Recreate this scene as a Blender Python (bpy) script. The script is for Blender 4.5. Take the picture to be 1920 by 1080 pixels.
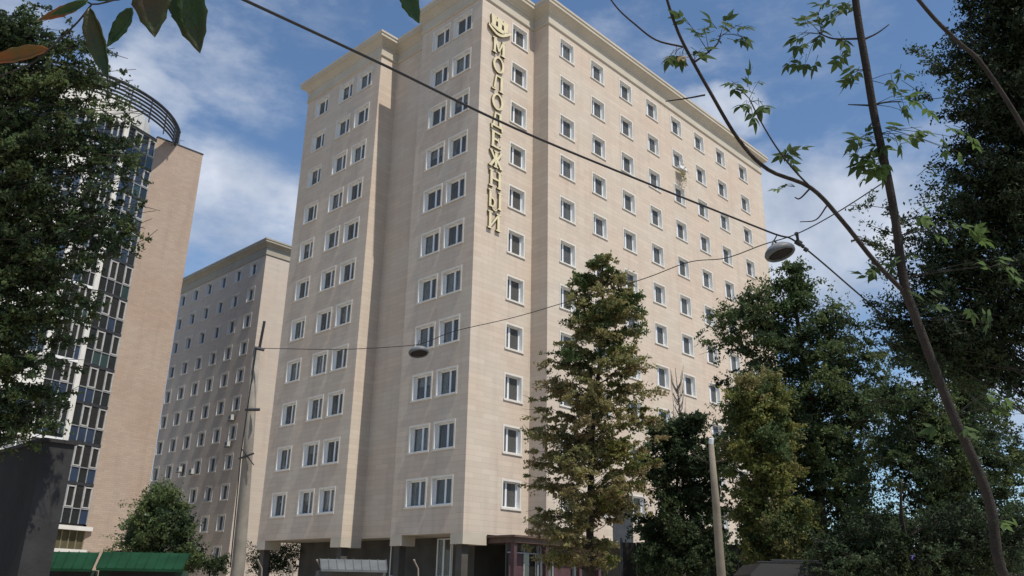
import bpy, math, random
import numpy as np
from mathutils import Vector, Matrix
random.seed(7); rng = np.random.default_rng(7)
S = bpy.context.scene
for o in list(bpy.data.objects): bpy.data.objects.remove(o)
COL = S.collection
D2R = math.radians

# ------------------------------------------------------------------ camera
# z = 0 is the centre of the top window row; the street lies at GZ
GZ = -36.6
FPX = 1578.45; PAN = 0.8015; TILT = 0.3449; ROLL = 0.0202
CAM = Vector((-30.742, -32.928, -34.955))
fw = Vector((math.sin(PAN)*math.cos(TILT), math.cos(PAN)*math.cos(TILT), math.sin(TILT)))
r0 = Vector((math.cos(PAN), -math.sin(PAN), 0)); u0 = r0.cross(fw)
rt = r0*math.cos(ROLL)+u0*math.sin(ROLL); up = -r0*math.sin(ROLL)+u0*math.cos(ROLL)
cam = bpy.data.cameras.new('camera'); camo = bpy.data.objects.new('camera', cam); COL.objects.link(camo)
cam.sensor_width = 36; cam.lens = 36*FPX/1920; cam.clip_start = 0.05; cam.clip_end = 3000
m = Matrix((rt, up, -fw)).transposed().to_4x4(); m.translation = CAM; camo.matrix_world = m
S.camera = camo

# ------------------------------------------------------------------ light
SUN_EL = 58.0; SUN_AZ = 184.3            # bearing clockwise from +Y
sd = Vector((math.sin(D2R(SUN_AZ))*math.cos(D2R(SUN_EL)), math.cos(D2R(SUN_AZ))*math.cos(D2R(SUN_EL)), math.sin(D2R(SUN_EL))))
sun = bpy.data.lights.new('sun', 'SUN'); sun.energy = 3.5; sun.angle = D2R(0.5); sun.color = (1.0, 0.93, 0.82)
suno = bpy.data.objects.new('sun', sun); COL.objects.link(suno)
suno.rotation_euler = sd.to_track_quat('Z', 'Y').to_euler(); suno.location = (0, -60, 60)
S.view_settings.view_transform = 'Standard'; S.view_settings.look = 'None'; S.view_settings.gamma = 1
S.view_settings.use_curve_mapping = False; S.view_settings.exposure = 0.6

def px_ray(x, y):
    return (fw*FPX + rt*(x-960) - up*(y-540)).normalized()
def P(x, y, d):                            # world point seen at (x, y), d metres along the optical axis
    r = px_ray(x, y); return CAM + r*(d/r.dot(fw))
def onx(x, y, X): r = px_ray(x, y); return CAM + r*((X-CAM.x)/r.x)
def ony(x, y, Y): r = px_ray(x, y); return CAM + r*((Y-CAM.y)/r.y)
def onz(x, y, Z): r = px_ray(x, y); return CAM + r*((Z-CAM.z)/r.z)
def px_of(v):
    d = v-CAM; z = d.dot(fw); return (960+FPX*d.dot(rt)/z, 540-FPX*d.dot(up)/z)

W = bpy.data.worlds.new('World'); S.world = W; W.use_nodes = True
nt = W.node_tree; nt.nodes.clear(); L = nt.links.new
def N(t, **k):
    n = nt.nodes.new(t)
    for a, b in k.items(): setattr(n, a, b)
    return n
def mth(op, a, b=None, c=None, clamp=False):
    n = nt.nodes.new('ShaderNodeMath'); n.operation = op; n.use_clamp = clamp
    for i, v in enumerate((a, b, c)):
        if v is None: continue
        if isinstance(v, (int, float)): n.inputs[i].default_value = v
        else: nt.links.new(v, n.inputs[i])
    return n.outputs[0]
sky = N('ShaderNodeTexSky', sky_type='NISHITA'); sky.sun_disc = False
sky.sun_elevation = D2R(SUN_EL); sky.sun_rotation = D2R(SUN_AZ); sky.altitude = 300; sky.air_density = 1.0; sky.dust_density = 0.6; sky.ozone_density = 2.5
tc = N('ShaderNodeTexCoord')
def cloud_dir(x, y): return px_ray(x, y)
# cloud banks: direction, angular half-size (rad), weight
banks = [(420, 60, .12, .62), (520, 130, .10, .65), (440, 400, .13, .8), (520, 470, .10, .5), (300, 190, .07, .75), (1345, 210, .06, .9), (1540, 430, .14, .95),
         (1440, 60, .20, .42), (1650, 330, .10, .5), (1330, 30, .12, .25), (1700, 760, .16, .6), (-200, 300, .25, .5), (60, 250, .10, .6), (2150, 500, .3, .5), (900, -300, .25, .3)]
msum = None
nrm = N('ShaderNodeVectorMath', operation='NORMALIZE'); L(tc.outputs['Generated'], nrm.inputs[0])
warp = N('ShaderNodeTexNoise'); warp.inputs['Scale'].default_value = 5; warp.inputs['Detail'].default_value = 4; L(nrm.outputs[0], warp.inputs['Vector'])
wsub = N('ShaderNodeVectorMath', operation='SUBTRACT'); L(warp.outputs['Color'], wsub.inputs[0]); wsub.inputs[1].default_value = (.5, .5, .5)
wsc = N('ShaderNodeVectorMath', operation='SCALE'); L(wsub.outputs[0], wsc.inputs[0]); wsc.inputs['Scale'].default_value = 0.22
wadd = N('ShaderNodeVectorMath', operation='ADD'); L(nrm.outputs[0], wadd.inputs[0]); L(wsc.outputs[0], wadd.inputs[1])
for x, y, s, w in banks:
    d = N('ShaderNodeVectorMath', operation='DISTANCE'); L(wadd.outputs[0], d.inputs[0]); d.inputs[1].default_value = cloud_dir(x, y)
    t = mth('SUBTRACT', 1.0, mth('DIVIDE', d.outputs['Value'], s*1.25), clamp=True)
    t = mth('MULTIPLY', mth('SMOOTH_MIN', t, 0.6, 0.1), w*1.6)
    msum = t if msum is None else mth('MAXIMUM', msum, t)
n1 = N('ShaderNodeTexNoise'); n1.inputs['Scale'].default_value = 4.5; n1.inputs['Detail'].default_value = 9; n1.inputs['Roughness'].default_value = .62
mp = N('ShaderNodeMapping'); mp.inputs['Scale'].default_value = (1, 1, 2.2); L(nrm.outputs[0], mp.inputs[0]); L(mp.outputs[0], n1.inputs['Vector'])
dens = mth('ADD', mth('MULTIPLY', mth('SUBTRACT', n1.outputs['Fac'], 0.5), 2.3), mth('SUBTRACT', mth('MULTIPLY', msum, 1.1), 0.22))
dens = mth('MULTIPLY', mth('SMOOTHSTEP', dens, 0.0, 1.0) if False else dens, 1.0, clamp=True)
sm = N('ShaderNodeMapRange', interpolation_type='SMOOTHSTEP'); L(dens, sm.inputs[0]); sm.inputs['From Min'].default_value = 0.02; sm.inputs['From Max'].default_value = 0.95
sm.inputs['To Max'].default_value = 0.9
n2 = N('ShaderNodeTexNoise'); n2.inputs['Scale'].default_value = 9; n2.inputs['Detail'].default_value = 6; L(nrm.outputs[0], n2.inputs['Vector'])
cr = N('ShaderNodeValToRGB'); L(n2.outputs['Fac'], cr.inputs[0])
cr.color_ramp.elements[0].position = .35; cr.color_ramp.elements[0].color = (.22, .27, .36, 1)
cr.color_ramp.elements[1].position = .68; cr.color_ramp.elements[1].color = (.50, .53, .59, 1)
bgs = N('ShaderNodeVectorMath', operation='SCALE'); L(sky.outputs[0], bgs.inputs[0]); bgs.inputs['Scale'].default_value = 0.098
tint = N('ShaderNodeVectorMath', operation='MULTIPLY'); L(bgs.outputs[0], tint.inputs[0]); tint.inputs[1].default_value = (0.84, 0.93, 0.97)
mx = N('ShaderNodeMix', data_type='RGBA'); L(sm.outputs[0], mx.inputs['Factor']); L(tint.outputs[0], mx.inputs['A']); L(cr.outputs[0], mx.inputs['B'])
bg = N('ShaderNodeBackground'); L(mx.outputs['Result'], bg.inputs[0]); bg.inputs[1].default_value = 1.0
ow = N('ShaderNodeOutputWorld'); L(bg.outputs[0], ow.inputs[0])

# ------------------------------------------------------------------ materials
MATS = {}
def mat(name, col, rough=.8, var=0.0, scale=3.0, bump=0.0, metal=0.0, spec=.3, col2=None, trans=0.0, island=False, bscale=None):
    if name in MATS: return MATS[name]
    M = bpy.data.materials.new(name); M.use_nodes = True; t = M.node_tree; t.nodes.clear(); l = t.links.new
    out = t.nodes.new('ShaderNodeOutputMaterial'); b = t.nodes.new('ShaderNodeBsdfPrincipled')
    b.inputs['Roughness'].default_value = rough; b.inputs['Metallic'].default_value = metal; b.inputs['Specular IOR Level'].default_value = spec
    c2 = col2 or tuple(c*(1-var) for c in col)
    tcn = t.nodes.new('ShaderNodeTexCoord'); no = t.nodes.new('ShaderNodeTexNoise'); no.inputs['Scale'].default_value = scale; no.inputs['Detail'].default_value = 6
    l(tcn.outputs['Object'], no.inputs['Vector'])
    mixn = t.nodes.new('ShaderNodeMix'); mixn.data_type = 'RGBA'; mixn.inputs['A'].default_value = (*col, 1); mixn.inputs['B'].default_value = (*c2, 1)
    mr = t.nodes.new('ShaderNodeMapRange'); mr.inputs['From Min'].default_value = .35; mr.inputs['From Max'].default_value = .65
    if island:
        g = t.nodes.new('ShaderNodeNewGeometry'); ad = t.nodes.new('ShaderNodeMath'); ad.operation = 'MULTIPLY_ADD'
        l(g.outputs['Random Per Island'], ad.inputs[0]); ad.inputs[1].default_value = .34; 
        sb = t.nodes.new('ShaderNodeMath'); sb.operation = 'SUBTRACT'; l(no.outputs['Fac'], sb.inputs[0]); sb.inputs[1].default_value = .17
        l(sb.outputs[0], ad.inputs[2]); l(ad.outputs[0], mr.inputs[0])
    else: l(no.outputs['Fac'], mr.inputs[0])
    l(mr.outputs[0], mixn.inputs['Factor']); l(mixn.outputs['Result'], b.inputs['Base Color'])
    if bump:
        bn = t.nodes.new('ShaderNodeBump'); bn.inputs['Strength'].default_value = bump; bn.inputs['Distance'].default_value = .02
        nb = t.nodes.new('ShaderNodeTexNoise'); nb.inputs['Scale'].default_value = bscale or scale*8; nb.inputs['Detail'].default_value = 5; l(tcn.outputs['Object'], nb.inputs['Vector'])
        l(nb.outputs['Fac'], bn.inputs['Height']); l(bn.outputs[0], b.inputs['Normal'])
    if trans:
        tr = t.nodes.new('ShaderNodeBsdfTranslucent'); l(mixn.outputs['Result'], tr.inputs[0]); ms = t.nodes.new('ShaderNodeMixShader'); ms.inputs[0].default_value = trans
        l(b.outputs[0], ms.inputs[1]); l(tr.outputs[0], ms.inputs[2]); l(ms.outputs[0], out.inputs[0])
    else: l(b.outputs[0], out.inputs[0])
    MATS[name] = M; return M
def tile_mat(name, ca, cb, mortar, w, h, bmp=.25, blotch=(.93, 1.0, .95)):
    M = bpy.data.materials.new(name); M.use_nodes = True; t = M.node_tree; t.nodes.clear(); l = t.links.new
    out = t.nodes.new('ShaderNodeOutputMaterial'); b = t.nodes.new('ShaderNodeBsdfPrincipled'); b.inputs['Roughness'].default_value = .75; b.inputs['Specular IOR Level'].default_value = .25
    g = t.nodes.new('ShaderNodeNewGeometry'); sp = t.nodes.new('ShaderNodeSeparateXYZ'); l(g.outputs['Position'], sp.inputs[0])
    ad = t.nodes.new('ShaderNodeMath'); ad.operation = 'ADD'; l(sp.outputs[0], ad.inputs[0]); l(sp.outputs[1], ad.inputs[1])
    cb_ = t.nodes.new('ShaderNodeCombineXYZ'); l(ad.outputs[0], cb_.inputs[0]); l(sp.outputs[2], cb_.inputs[1])
    br = t.nodes.new('ShaderNodeTexBrick'); l(cb_.outputs[0], br.inputs['Vector']); br.inputs['Scale'].default_value = 1; br.inputs['Brick Width'].default_value = w; br.inputs['Row Height'].default_value = h
    br.inputs['Mortar Size'].default_value = .008; br.inputs['Mortar Smooth'].default_value = .3; br.inputs['Bias'].default_value = 0
    br.inputs['Color1'].default_value = (*ca, 1); br.inputs['Color2'].default_value = (*cb, 1); br.inputs['Mortar'].default_value = (*mortar, 1)
    no = t.nodes.new('ShaderNodeTexNoise'); no.inputs['Scale'].default_value = .35; no.inputs['Detail'].default_value = 5; l(g.outputs['Position'], no.inputs['Vector'])
    mr = t.nodes.new('ShaderNodeMapRange'); mr.inputs['From Min'].default_value = .35; mr.inputs['From Max'].default_value = .65; l(no.outputs['Fac'], mr.inputs[0])
    mu = t.nodes.new('ShaderNodeMix'); mu.data_type = 'RGBA'; mu.blend_type = 'MULTIPLY'; l(mr.outputs[0], mu.inputs['Factor']); l(br.outputs['Color'], mu.inputs['A']); mu.inputs['B'].default_value = (*blotch, 1)
    # rain streaks: noise stretched vertically
    mp_ = t.nodes.new('ShaderNodeMapping'); mp_.inputs['Scale'].default_value = (1.6, .12, 1); l(cb_.outputs[0], mp_.inputs[0])
    ns = t.nodes.new('ShaderNodeTexNoise'); ns.inputs['Scale'].default_value = 1; ns.inputs['Detail'].default_value = 6; l(mp_.outputs[0], ns.inputs['Vector'])
    mr2 = t.nodes.new('ShaderNodeMapRange'); mr2.inputs['From Min'].default_value = .5; mr2.inputs['From Max'].default_value = .72; mr2.inputs['To Max'].default_value = .55; l(ns.outputs['Fac'], mr2.inputs[0])
    m2 = t.nodes.new('ShaderNodeMix'); m2.data_type = 'RGBA'; m2.blend_type = 'MULTIPLY'; l(mr2.outputs[0], m2.inputs['Factor']); l(mu.outputs['Result'], m2.inputs['A']); m2.inputs['B'].default_value = (.84, .83, .84, 1)
    l(m2.outputs['Result'], b.inputs['Base Color'])
    bn = t.nodes.new('ShaderNodeBump'); bn.inputs['Strength'].default_value = bmp; bn.inputs['Distance'].default_value = .01; bn.invert = True
    l(br.outputs['Fac'], bn.inputs['Height']); l(bn.outputs[0], b.inputs['Normal']); l(b.outputs[0], out.inputs[0])
    return M
STONE = tile_mat('travertine_cladding', (.485, .425, .355), (.44, .383, .32), (.35, .305, .255), 1.2, .3, blotch=(1.0, .93, .90))
STONE2 = tile_mat('grey_travertine_cladding', (.46, .41, .35), (.43, .38, .33), (.36, .32, .28), 1.2, .3, blotch=(1.0, .95, .93))
TANB = tile_mat('tan_brick_cladding', (.37, .295, .235), (.325, .26, .21), (.23, .185, .15), .5, .16, bmp=.5, blotch=(.95, .90, .88))
TRIM = mat('cornice_stone', (.43, .385, .315), .8, .12, .6, .2)
TRIMW = mat('pale_window_surround', (.55, .525, .48), .75, .1, 2)
WHITE = mat('white_plaster', (.74, .74, .72), .7, .08, 2)
PVC = mat('white_plastic_frame', (.66, .67, .69), .4, .05, 3, spec=.5)
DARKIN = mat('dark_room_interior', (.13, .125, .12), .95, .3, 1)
CURT = mat('sheer_curtain', (.5, .49, .46), .9, .25, 5, trans=.3)
CURT2 = mat('violet_curtain', (.16, .13, .26), .9, .25, 5)
BARK = mat('dark_bark', (.045, .037, .030), .95, .4, 6, .8)
BARKG = mat('grey_brown_bark', (.036, .030, .027), .95, .4, 10, .8)
GOLD = mat('yellow_gold_letter_face', (.62, .55, .36), .45, .15, 2, spec=.5)
GOLDD = mat('shade_brown_letter_side', (.20, .155, .08), .6, .2, 2)  # letter sides coloured brown for the shade on their undersides
DGREY = mat('dark_grey_metal', (.05, .052, .058), .5, .3, 3, metal=.3)
BOUNCE_GROUND = mat('pale_bounce_ground', (.44, .385, .31), .95, .25, .6, .4)  # unseen ground, made pale to bounce sunlight onto the shaded walls
MAROON = mat('maroon_painted_metal', (.075, .038, .042), .6, .3, 2)
CONC = mat('grey_concrete', (.26, .235, .20), .9, .25, 2, .5)
WIRE = mat('black_cable', (.02, .02, .022), .6)
def glass_mat(name, tint, fac=.4, dust_lift=.16):
    M = bpy.data.materials.new(name); M.use_nodes = True; t = M.node_tree; t.nodes.clear(); l = t.links.new
    out = t.nodes.new('ShaderNodeOutputMaterial'); tr = t.nodes.new('ShaderNodeBsdfTransparent'); tr.inputs[0].default_value = (*tint, 1)
    gl = t.nodes.new('ShaderNodeBsdfGlossy'); gl.inputs['Roughness'].default_value = .03; gl.inputs['Color'].default_value = (.9, .95, 1, 1)
    lw = t.nodes.new('ShaderNodeLayerWeight'); lw.inputs[0].default_value = fac
    g = t.nodes.new('ShaderNodeTexCoord'); no = t.nodes.new('ShaderNodeTexNoise'); no.inputs['Scale'].default_value = 1.3; l(g.outputs['Object'], no.inputs['Vector'])
    bn = t.nodes.new('ShaderNodeBump'); bn.inputs['Strength'].default_value = .06; l(no.outputs['Fac'], bn.inputs['Height']); l(bn.outputs[0], gl.inputs['Normal'])
    ms = t.nodes.new('ShaderNodeMixShader'); l(lw.outputs['Fresnel'], ms.inputs[0]); l(tr.outputs[0], ms.inputs[1]); l(gl.outputs[0], ms.inputs[2])
    du = t.nodes.new('ShaderNodeBsdfDiffuse'); du.inputs[0].default_value = (.42, .42, .40, 1); m3 = t.nodes.new('ShaderNodeMixShader'); m3.inputs[0].default_value = dust_lift  # even grey dust layer mixed in to lift the dark panes
    l(ms.outputs[0], m3.inputs[1]); l(du.outputs[0], m3.inputs[2]); l(m3.outputs[0], out.inputs[0])
    return M
GLASS = glass_mat('window_glass', (.80, .83, .82), .3); GLASSD = glass_mat('tinted_balcony_glass', (.25, .3, .33), .5, .04)

# ------------------------------------------------------------------ helpers
class MB:
    def __init__(s): s.v = []; s.f = []; s.mi = []
    def quad(s, a, b, c, d, mi=0):
        n = len(s.v); s.v += [tuple(a), tuple(b), tuple(c), tuple(d)]; s.f.append((n, n+1, n+2, n+3)); s.mi.append(mi)
    def face(s, pts, mi=0):
        n = len(s.v); s.v += [tuple(p) for p in pts]; s.f.append(tuple(range(n, n+len(pts)))); s.mi.append(mi)
    def box(s, a, b, mi=0, M=None):
        x0, y0, z0 = a; x1, y1, z1 = b
        c = [(x0,y0,z0),(x1,y0,z0),(x1,y1,z0),(x0,y1,z0),(x0,y0,z1),(x1,y0,z1),(x1,y1,z1),(x0,y1,z1)]
        if M is not None: c = [tuple(M @ Vector(p)) for p in c]
        n = len(s.v); s.v += c
        for q in ((0,3,2,1),(4,5,6,7),(0,1,5,4),(1,2,6,5),(2,3,7,6),(3,0,4,7)): s.f.append(tuple(n+i for i in q)); s.mi.append(mi)
    def tube(s, pts, rad, n=8, cap=True, mi=0):
        pts = [Vector(p) for p in pts]; rings = []
        if not hasattr(rad, '__len__'): rad = [rad]*len(pts)
        ref = None
        for i, p in enumerate(pts):
            t = (pts[min(i+1, len(pts)-1)]-pts[max(i-1, 0)])
            t = t.normalized() if t.length > 1e-9 else Vector((0,0,1))
            if ref is None: ref = Vector((1,0,0)) if abs(t.x) < .8 else Vector((0,1,0))
            a = (ref - t*ref.dot(t)).normalized(); ref = a; b = t.cross(a)
            base = len(s.v)
            for k in range(n):
                th = 2*math.pi*k/n; s.v.append(tuple(p+(a*math.cos(th)+b*math.sin(th))*rad[i]))
            rings.append(base)
        for i in range(len(rings)-1):
            for k in range(n):
                k2 = (k+1) % n; s.f.append((rings[i]+k, rings[i]+k2, rings[i+1]+k2, rings[i+1]+k)); s.mi.append(mi)
        if cap:
            s.f.append(tuple(rings[0]+k for k in reversed(range(n)))); s.mi.append(mi)
            s.f.append(tuple(rings[-1]+k for k in range(n))); s.mi.append(mi)
    def mesh(s, name, mats, smooth=False):
        me = bpy.data.meshes.new(name); me.from_pydata(s.v, [], s.f)
        for mm in (mats if isinstance(mats, (list, tuple)) else [mats]): me.materials.append(mm)
        if any(s.mi): me.polygons.foreach_set('material_index', s.mi)
        if smooth: me.polygons.foreach_set('use_smooth', [True]*len(me.polygons))
        me.update(); return me
    def obj(s, name, mats, parent=None, smooth=False, **k): return link(name, s.mesh(name, mats, smooth), parent, **k)
def link(name, me, parent=None, loc=None, rz=None, **k):
    o = bpy.data.objects.new(name, me); COL.objects.link(o)
    if parent is not None:
        o.parent = parent
        o.matrix_parent_inverse = Matrix.Translation(-parent.location) if (loc is None and parent.type == 'EMPTY' and parent.rotation_euler.z == 0) else Matrix.Identity(4)
    if loc is not None: o.location = loc
    if rz is not None: o.rotation_euler.z = rz
    for a, b in k.items(): o[a] = b
    return o
def thing(name, label, cat, loc=(0,0,0), group=None):
    o = bpy.data.objects.new(name, None); COL.objects.link(o); o.location = loc; o.empty_display_size = .2
    o['label'] = label; o['category'] = cat
    if group: o['group'] = group
    return o
def catmull(pts, n=6):
    pts = [Vector(p) for p in pts]; q = [pts[0]*2-pts[1]]+pts+[pts[-1]*2-pts[-2]]; out = []
    for i in range(1, len(q)-2):
        for k in range(n):
            t = k/n; a, b, c, d = q[i-1], q[i], q[i+1], q[i+2]
            out.append(.5*((2*b)+(c-a)*t+(2*a-5*b+4*c-d)*t*t+(3*b-a-3*c+d)*t**3))
    out.append(pts[-1]); return out

# ------------------------------------------------------------------ ground
g = MB(); g.quad((-1500,-1500,GZ), (1500,-1500,GZ), (1500,1500,GZ), (-1500,1500,GZ)); g.obj('ground', BOUNCE_GROUND, kind='structure')
g = MB(); g.box((-2.5, -6, GZ+.004), (36, 21, GZ+.14)); g.obj('pavement', CONC, kind='structure')

# ------------------------------------------------------------------ buildings
def wall_holes(mb, O, u, n, width, z0, z1, holes, mi=0):
    """planar wall from O along u, with rectangular holes (u0,u1,z0,z1)"""
    us = sorted(set([0, width]+[h[0] for h in holes]+[h[1] for h in holes])); zs = sorted(set([z0, z1]+[h[2] for h in holes]+[h[3] for h in holes]))
    O = Vector(O); u = Vector(u)
    for j in range(len(zs)-1):
        zc = (zs[j]+zs[j+1])/2; run = None
        row = [h for h in holes if h[2] < zc < h[3]]
        cuts = sorted(set([0, width]+[h[0] for h in row]+[h[1] for h in row]))
        for i in range(len(cuts)-1):
            uc = (cuts[i]+cuts[i+1])/2
            if any(h[0] < uc < h[1] for h in row): continue
            a = O+u*cuts[i]; b = O+u*cuts[i+1]
            mb.quad((a.x,a.y,zs[j]), (b.x,b.y,zs[j]), (b.x,b.y,zs[j+1]), (a.x,a.y,zs[j+1]), mi)
WCACHE = {}
def window_meshes(w, h, mull, depth=.30, trim=.14):
    key = (round(w,3), round(h,3), mull, depth, trim)
    if key in WCACHE: return WCACHE[key]
    a, b = w/2, h/2
    s = MB()   # surround: reveals and raised trim
    s.quad((-a,0,-b), (-a,depth,-b), (-a,depth,b), (-a,0,b)); s.quad((a,0,-b), (a,0,b), (a,depth,b), (a,depth,-b))
    s.quad((-a,0,b), (-a,depth,b), (a,depth,b), (a,0,b)); s.quad((-a,0,-b), (a,0,-b), (a,depth,-b), (-a,depth,-b))
    p = -.022; e = .002
    s.box((-a-trim, p, -b-trim), (-a, e, b+trim), 1); s.box((a, p, -b-trim), (a+trim, e, b+trim), 1); s.box((-a, p, b), (a, e, b+trim), 1)
    sl = MB(); sl.box((-a-trim-.03, -.065, -b-trim), (a+trim+.03, -.024, -b-.02)); sl.box((-a, -.03, -b-trim), (a, .06, -b+.02))
    f = MB(); t = .065; y0, y1 = depth-.07, depth-.002; e = .002
    f.box((-a+e, y0, -b+.02), (-a+t, y1, b-e)); f.box((a-t, y0, -b+.02), (a-e, y1, b-e)); f.box((-a+t, y0, b-t), (a-t, y1, b-e)); f.box((-a+t, y0, -b+.022), (a-t, y1, -b+t+.02))
    mxx = -a+w*mull; f.box((mxx-.045, y0-.004, -b+t+.02), (mxx+.045, y1, b-t))
    # casement inner sash on the wider side
    s0, s1 = (mxx+.045, a-t) if mull < .5 else (-a+t, mxx-.045)
    f.box((s0, y0-.012, -b+t+.02), (s0+.035, y1-.01, b-t)); f.box((s1-.035, y0-.012, -b+t+.02), (s1, y1-.01, b-t))
    g = MB(); yg = depth-.035; g.quad((-a+t,yg,-b+t), (a-t,yg,-b+t), (a-t,yg,b-t), (-a+t,yg,b-t))
    def curtain(x0, x1, zt, zb, waist):
        c = MB(); n = 14; rows = 5; yy = depth+.10
        idx = []
        for j in range(rows):
            tz = j/(rows-1); z = zt+(zb-zt)*tz; sq = 1-waist*math.sin(math.pi*min(1, tz*1.1))
            for i in range(n+1):
                ti = i/n; x = x0+(x1-x0)*ti*sq; c.v.append((x, yy+.03*math.sin(ti*n*1.9+j*.4), z))
        for j in range(rows-1):
            for i in range(n): q = j*(n+1)+i; c.f.append((q, q+1, q+n+2, q+n+1)); c.mi.append(0)
        return c
    cur = [curtain(-a, -a+w*.42, b, -b, .35), curtain(a, a-w*.35, b, -b, .3), curtain(-a, a, b, -b, 0), curtain(-a, a, b, b-h*.4, 0), curtain(a, a-w*.22, b, -b, 0), curtain(-a, -a+w*.3, b, -b, .5)]
    res = dict(window=s.mesh('window', [WHITE, TRIMW]), sill=sl.mesh('sill', TRIMW), frame=f.mesh('frame', PVC), pane=g.mesh('pane', GLASS),
               curtain=[c.mesh('curtain', CURT) for c in cur]+[cur[1].mesh('curtain', CURT2)])
    WCACHE[key] = res; return res
def add_window(parent, pos, rz, w, h, mull, depth=.30, trim=.14, pcurt=.8):
    M = window_meshes(w, h, mull, depth, trim)
    o = bpy.data.objects.new('window', M['window']); COL.objects.link(o); o.parent = parent
    o.matrix_parent_inverse = Matrix.Identity(4); o.location = Vector(pos)-parent.location; o.rotation_euler.z = rz
    for k in ('sill', 'frame', 'pane'):
        c = bpy.data.objects.new(k, M[k]); COL.objects.link(c); c.parent = o
    if random.random() < pcurt:
        i = 6 if random.random() < .05 else random.choice((0, 0, 1, 2, 3, 4, 5, 5))
        c = bpy.data.objects.new('curtain', M['curtain'][i]); COL.objects.link(c); c.parent = o
        if random.random() < .3 and i < 6:
            c = bpy.data.objects.new('curtain', M['curtain'][4]); COL.objects.link(c); c.parent = o
    return o
def edge_frame(a, b):
    a = Vector((a[0], a[1], 0)); b = Vector((b[0], b[1], 0)); u = (b-a).normalized(); n = Vector((u.y, -u.x, 0)); return a, u, n, (b-a).length
def cornice(parent, poly, prof, name='cornice', mt=None, closed=True):
    """prof: list of (out, z), swept with mitres round the CCW footprint"""
    mb = MB(); n = len(poly); nv = []
    for i in range(n):
        p0, p1, p2 = poly[i-1], poly[i], poly[(i+1) % n]
        _, u1, n1, _ = edge_frame(p0, p1); _, u2, n2, _ = edge_frame(p1, p2)
        d = n1+n2; d = d/ (1+n1.dot(n2)) if (1+n1.dot(n2)) > 1e-6 else n1
        nv.append(d)
    k = len(prof)
    for i in range(n):
        for (o, z) in prof: q = Vector((poly[i][0], poly[i][1], z))+nv[i]*o; mb.v.append(tuple(q))
    for i in range(n):
        j = (i+1) % n
        for m_ in range(k-1): mb.f.append((i*k+m_, j*k+m_, j*k+m_+1, i*k+m_+1)); mb.mi.append(0)
    return mb.obj(name, mt or TRIM, parent)
def building(name, label, poly, zb, zt, wins, stone, group=None, oloc=None):
    """wins: dict edge index -> list of (u, z, w, h, mull, trim)"""
    root = thing(name, label, 'building', (poly[0][0], poly[0][1], GZ), group)
    n = len(poly)
    for i in range(n):
        a, u, nn, ln = edge_frame(poly[i], poly[(i+1) % n]); hs = wins.get(i, [])
        mb = MB(); wall_holes(mb, a, u, nn, ln, zb, zt, [(c-w/2, c+w/2, z-h/2, z+h/2) for c, z, w, h, mu, tr in hs])
        mb.obj('wall', stone, root)
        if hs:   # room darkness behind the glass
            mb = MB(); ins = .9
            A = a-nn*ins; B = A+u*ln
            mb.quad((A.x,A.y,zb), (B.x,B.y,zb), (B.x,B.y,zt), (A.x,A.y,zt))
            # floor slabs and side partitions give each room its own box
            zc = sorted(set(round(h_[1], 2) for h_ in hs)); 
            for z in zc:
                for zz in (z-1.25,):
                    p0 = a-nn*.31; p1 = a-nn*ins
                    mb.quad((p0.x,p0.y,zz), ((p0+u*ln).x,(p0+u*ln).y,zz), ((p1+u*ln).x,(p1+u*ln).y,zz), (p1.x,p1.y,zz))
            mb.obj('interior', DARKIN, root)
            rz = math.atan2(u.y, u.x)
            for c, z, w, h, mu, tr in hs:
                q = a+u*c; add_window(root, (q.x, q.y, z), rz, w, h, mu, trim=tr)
    mb = MB(); mb.face([(p[0], p[1], zt+.3) for p in poly]); mb.obj('roof', CONC, root)
    mb = MB(); mb.face([(p[0], p[1], zb) for p in reversed(poly)]); mb.obj('soffit', TRIM, root)
    return root
ZB, ZT = -32.2, 1.3
XB, XW, XR = 4.93, -0.43, 1.05
YM = -1.34; XF = 34.2
main_poly = [(0,0), (XB,0), (XB,YM), (XF,YM), (XF,19.4), (XW,19.4), (XW,10.0), (XR,10.0), (XR,5.93), (0,5.93)]
HW = 1.42
rows = [-3.0*i for i in range(11)]
w_right = [(3.53, z, 1.34, HW, .34, .11) for z in rows]
w_main = [(6.827-XB+3.354*c, z, 1.38, HW, .34, .09) for z in rows for c in range(7)]+[(6.827-XB+3.354*7+.45, z, 1.38, HW, .34, .09) for z in rows]
w_bay = [(5.93-y, z, 1.58, HW, .55, .11) for z in rows for y in (1.80, 3.92)]
w_wing = [(19.4-y, z, 1.56, HW, .55, .11) for z in rows for y in (11.86, 14.12, 17.27)]
main = building('apartment_block', 'tall beige stone clad block with vertical gold lettering beside the corner, nearest building', main_poly, ZB, ZT,
                {0: w_right, 2: w_main, 5: w_wing, 9: w_bay}, STONE)
CP = [(0, 1.18), (.06, 1.20), (.10, 1.26), (.10, 1.40), (.05, 1.42), (.05, 2.05), (.10, 2.07), (.14, 2.12), (.14, 2.22), (.26, 2.34), (.40, 2.46), (.52, 2.52), (.52, 2.72), (.58, 2.76), (.58, 2.92), (.50, 2.95), (-.3, 2.97), (-.3, 1.7)]
cornice(main, main_poly, CP)
mb = MB()
# bottom drip band and corner beam ends under the overhang
for a, b in (((XW, 10.0), (XR, 11.05)), ((XW, 18.45), (XW+1.2, 19.4)), ((0, 4.95), (1.0, 5.93)), ((0, 0), (1.75, .95))):
    q = MB(); q.box((a[0], a[1], ZB-.55), (b[0], b[1], ZB-.003)); q.obj('beam_end', TRIM, main)
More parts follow.
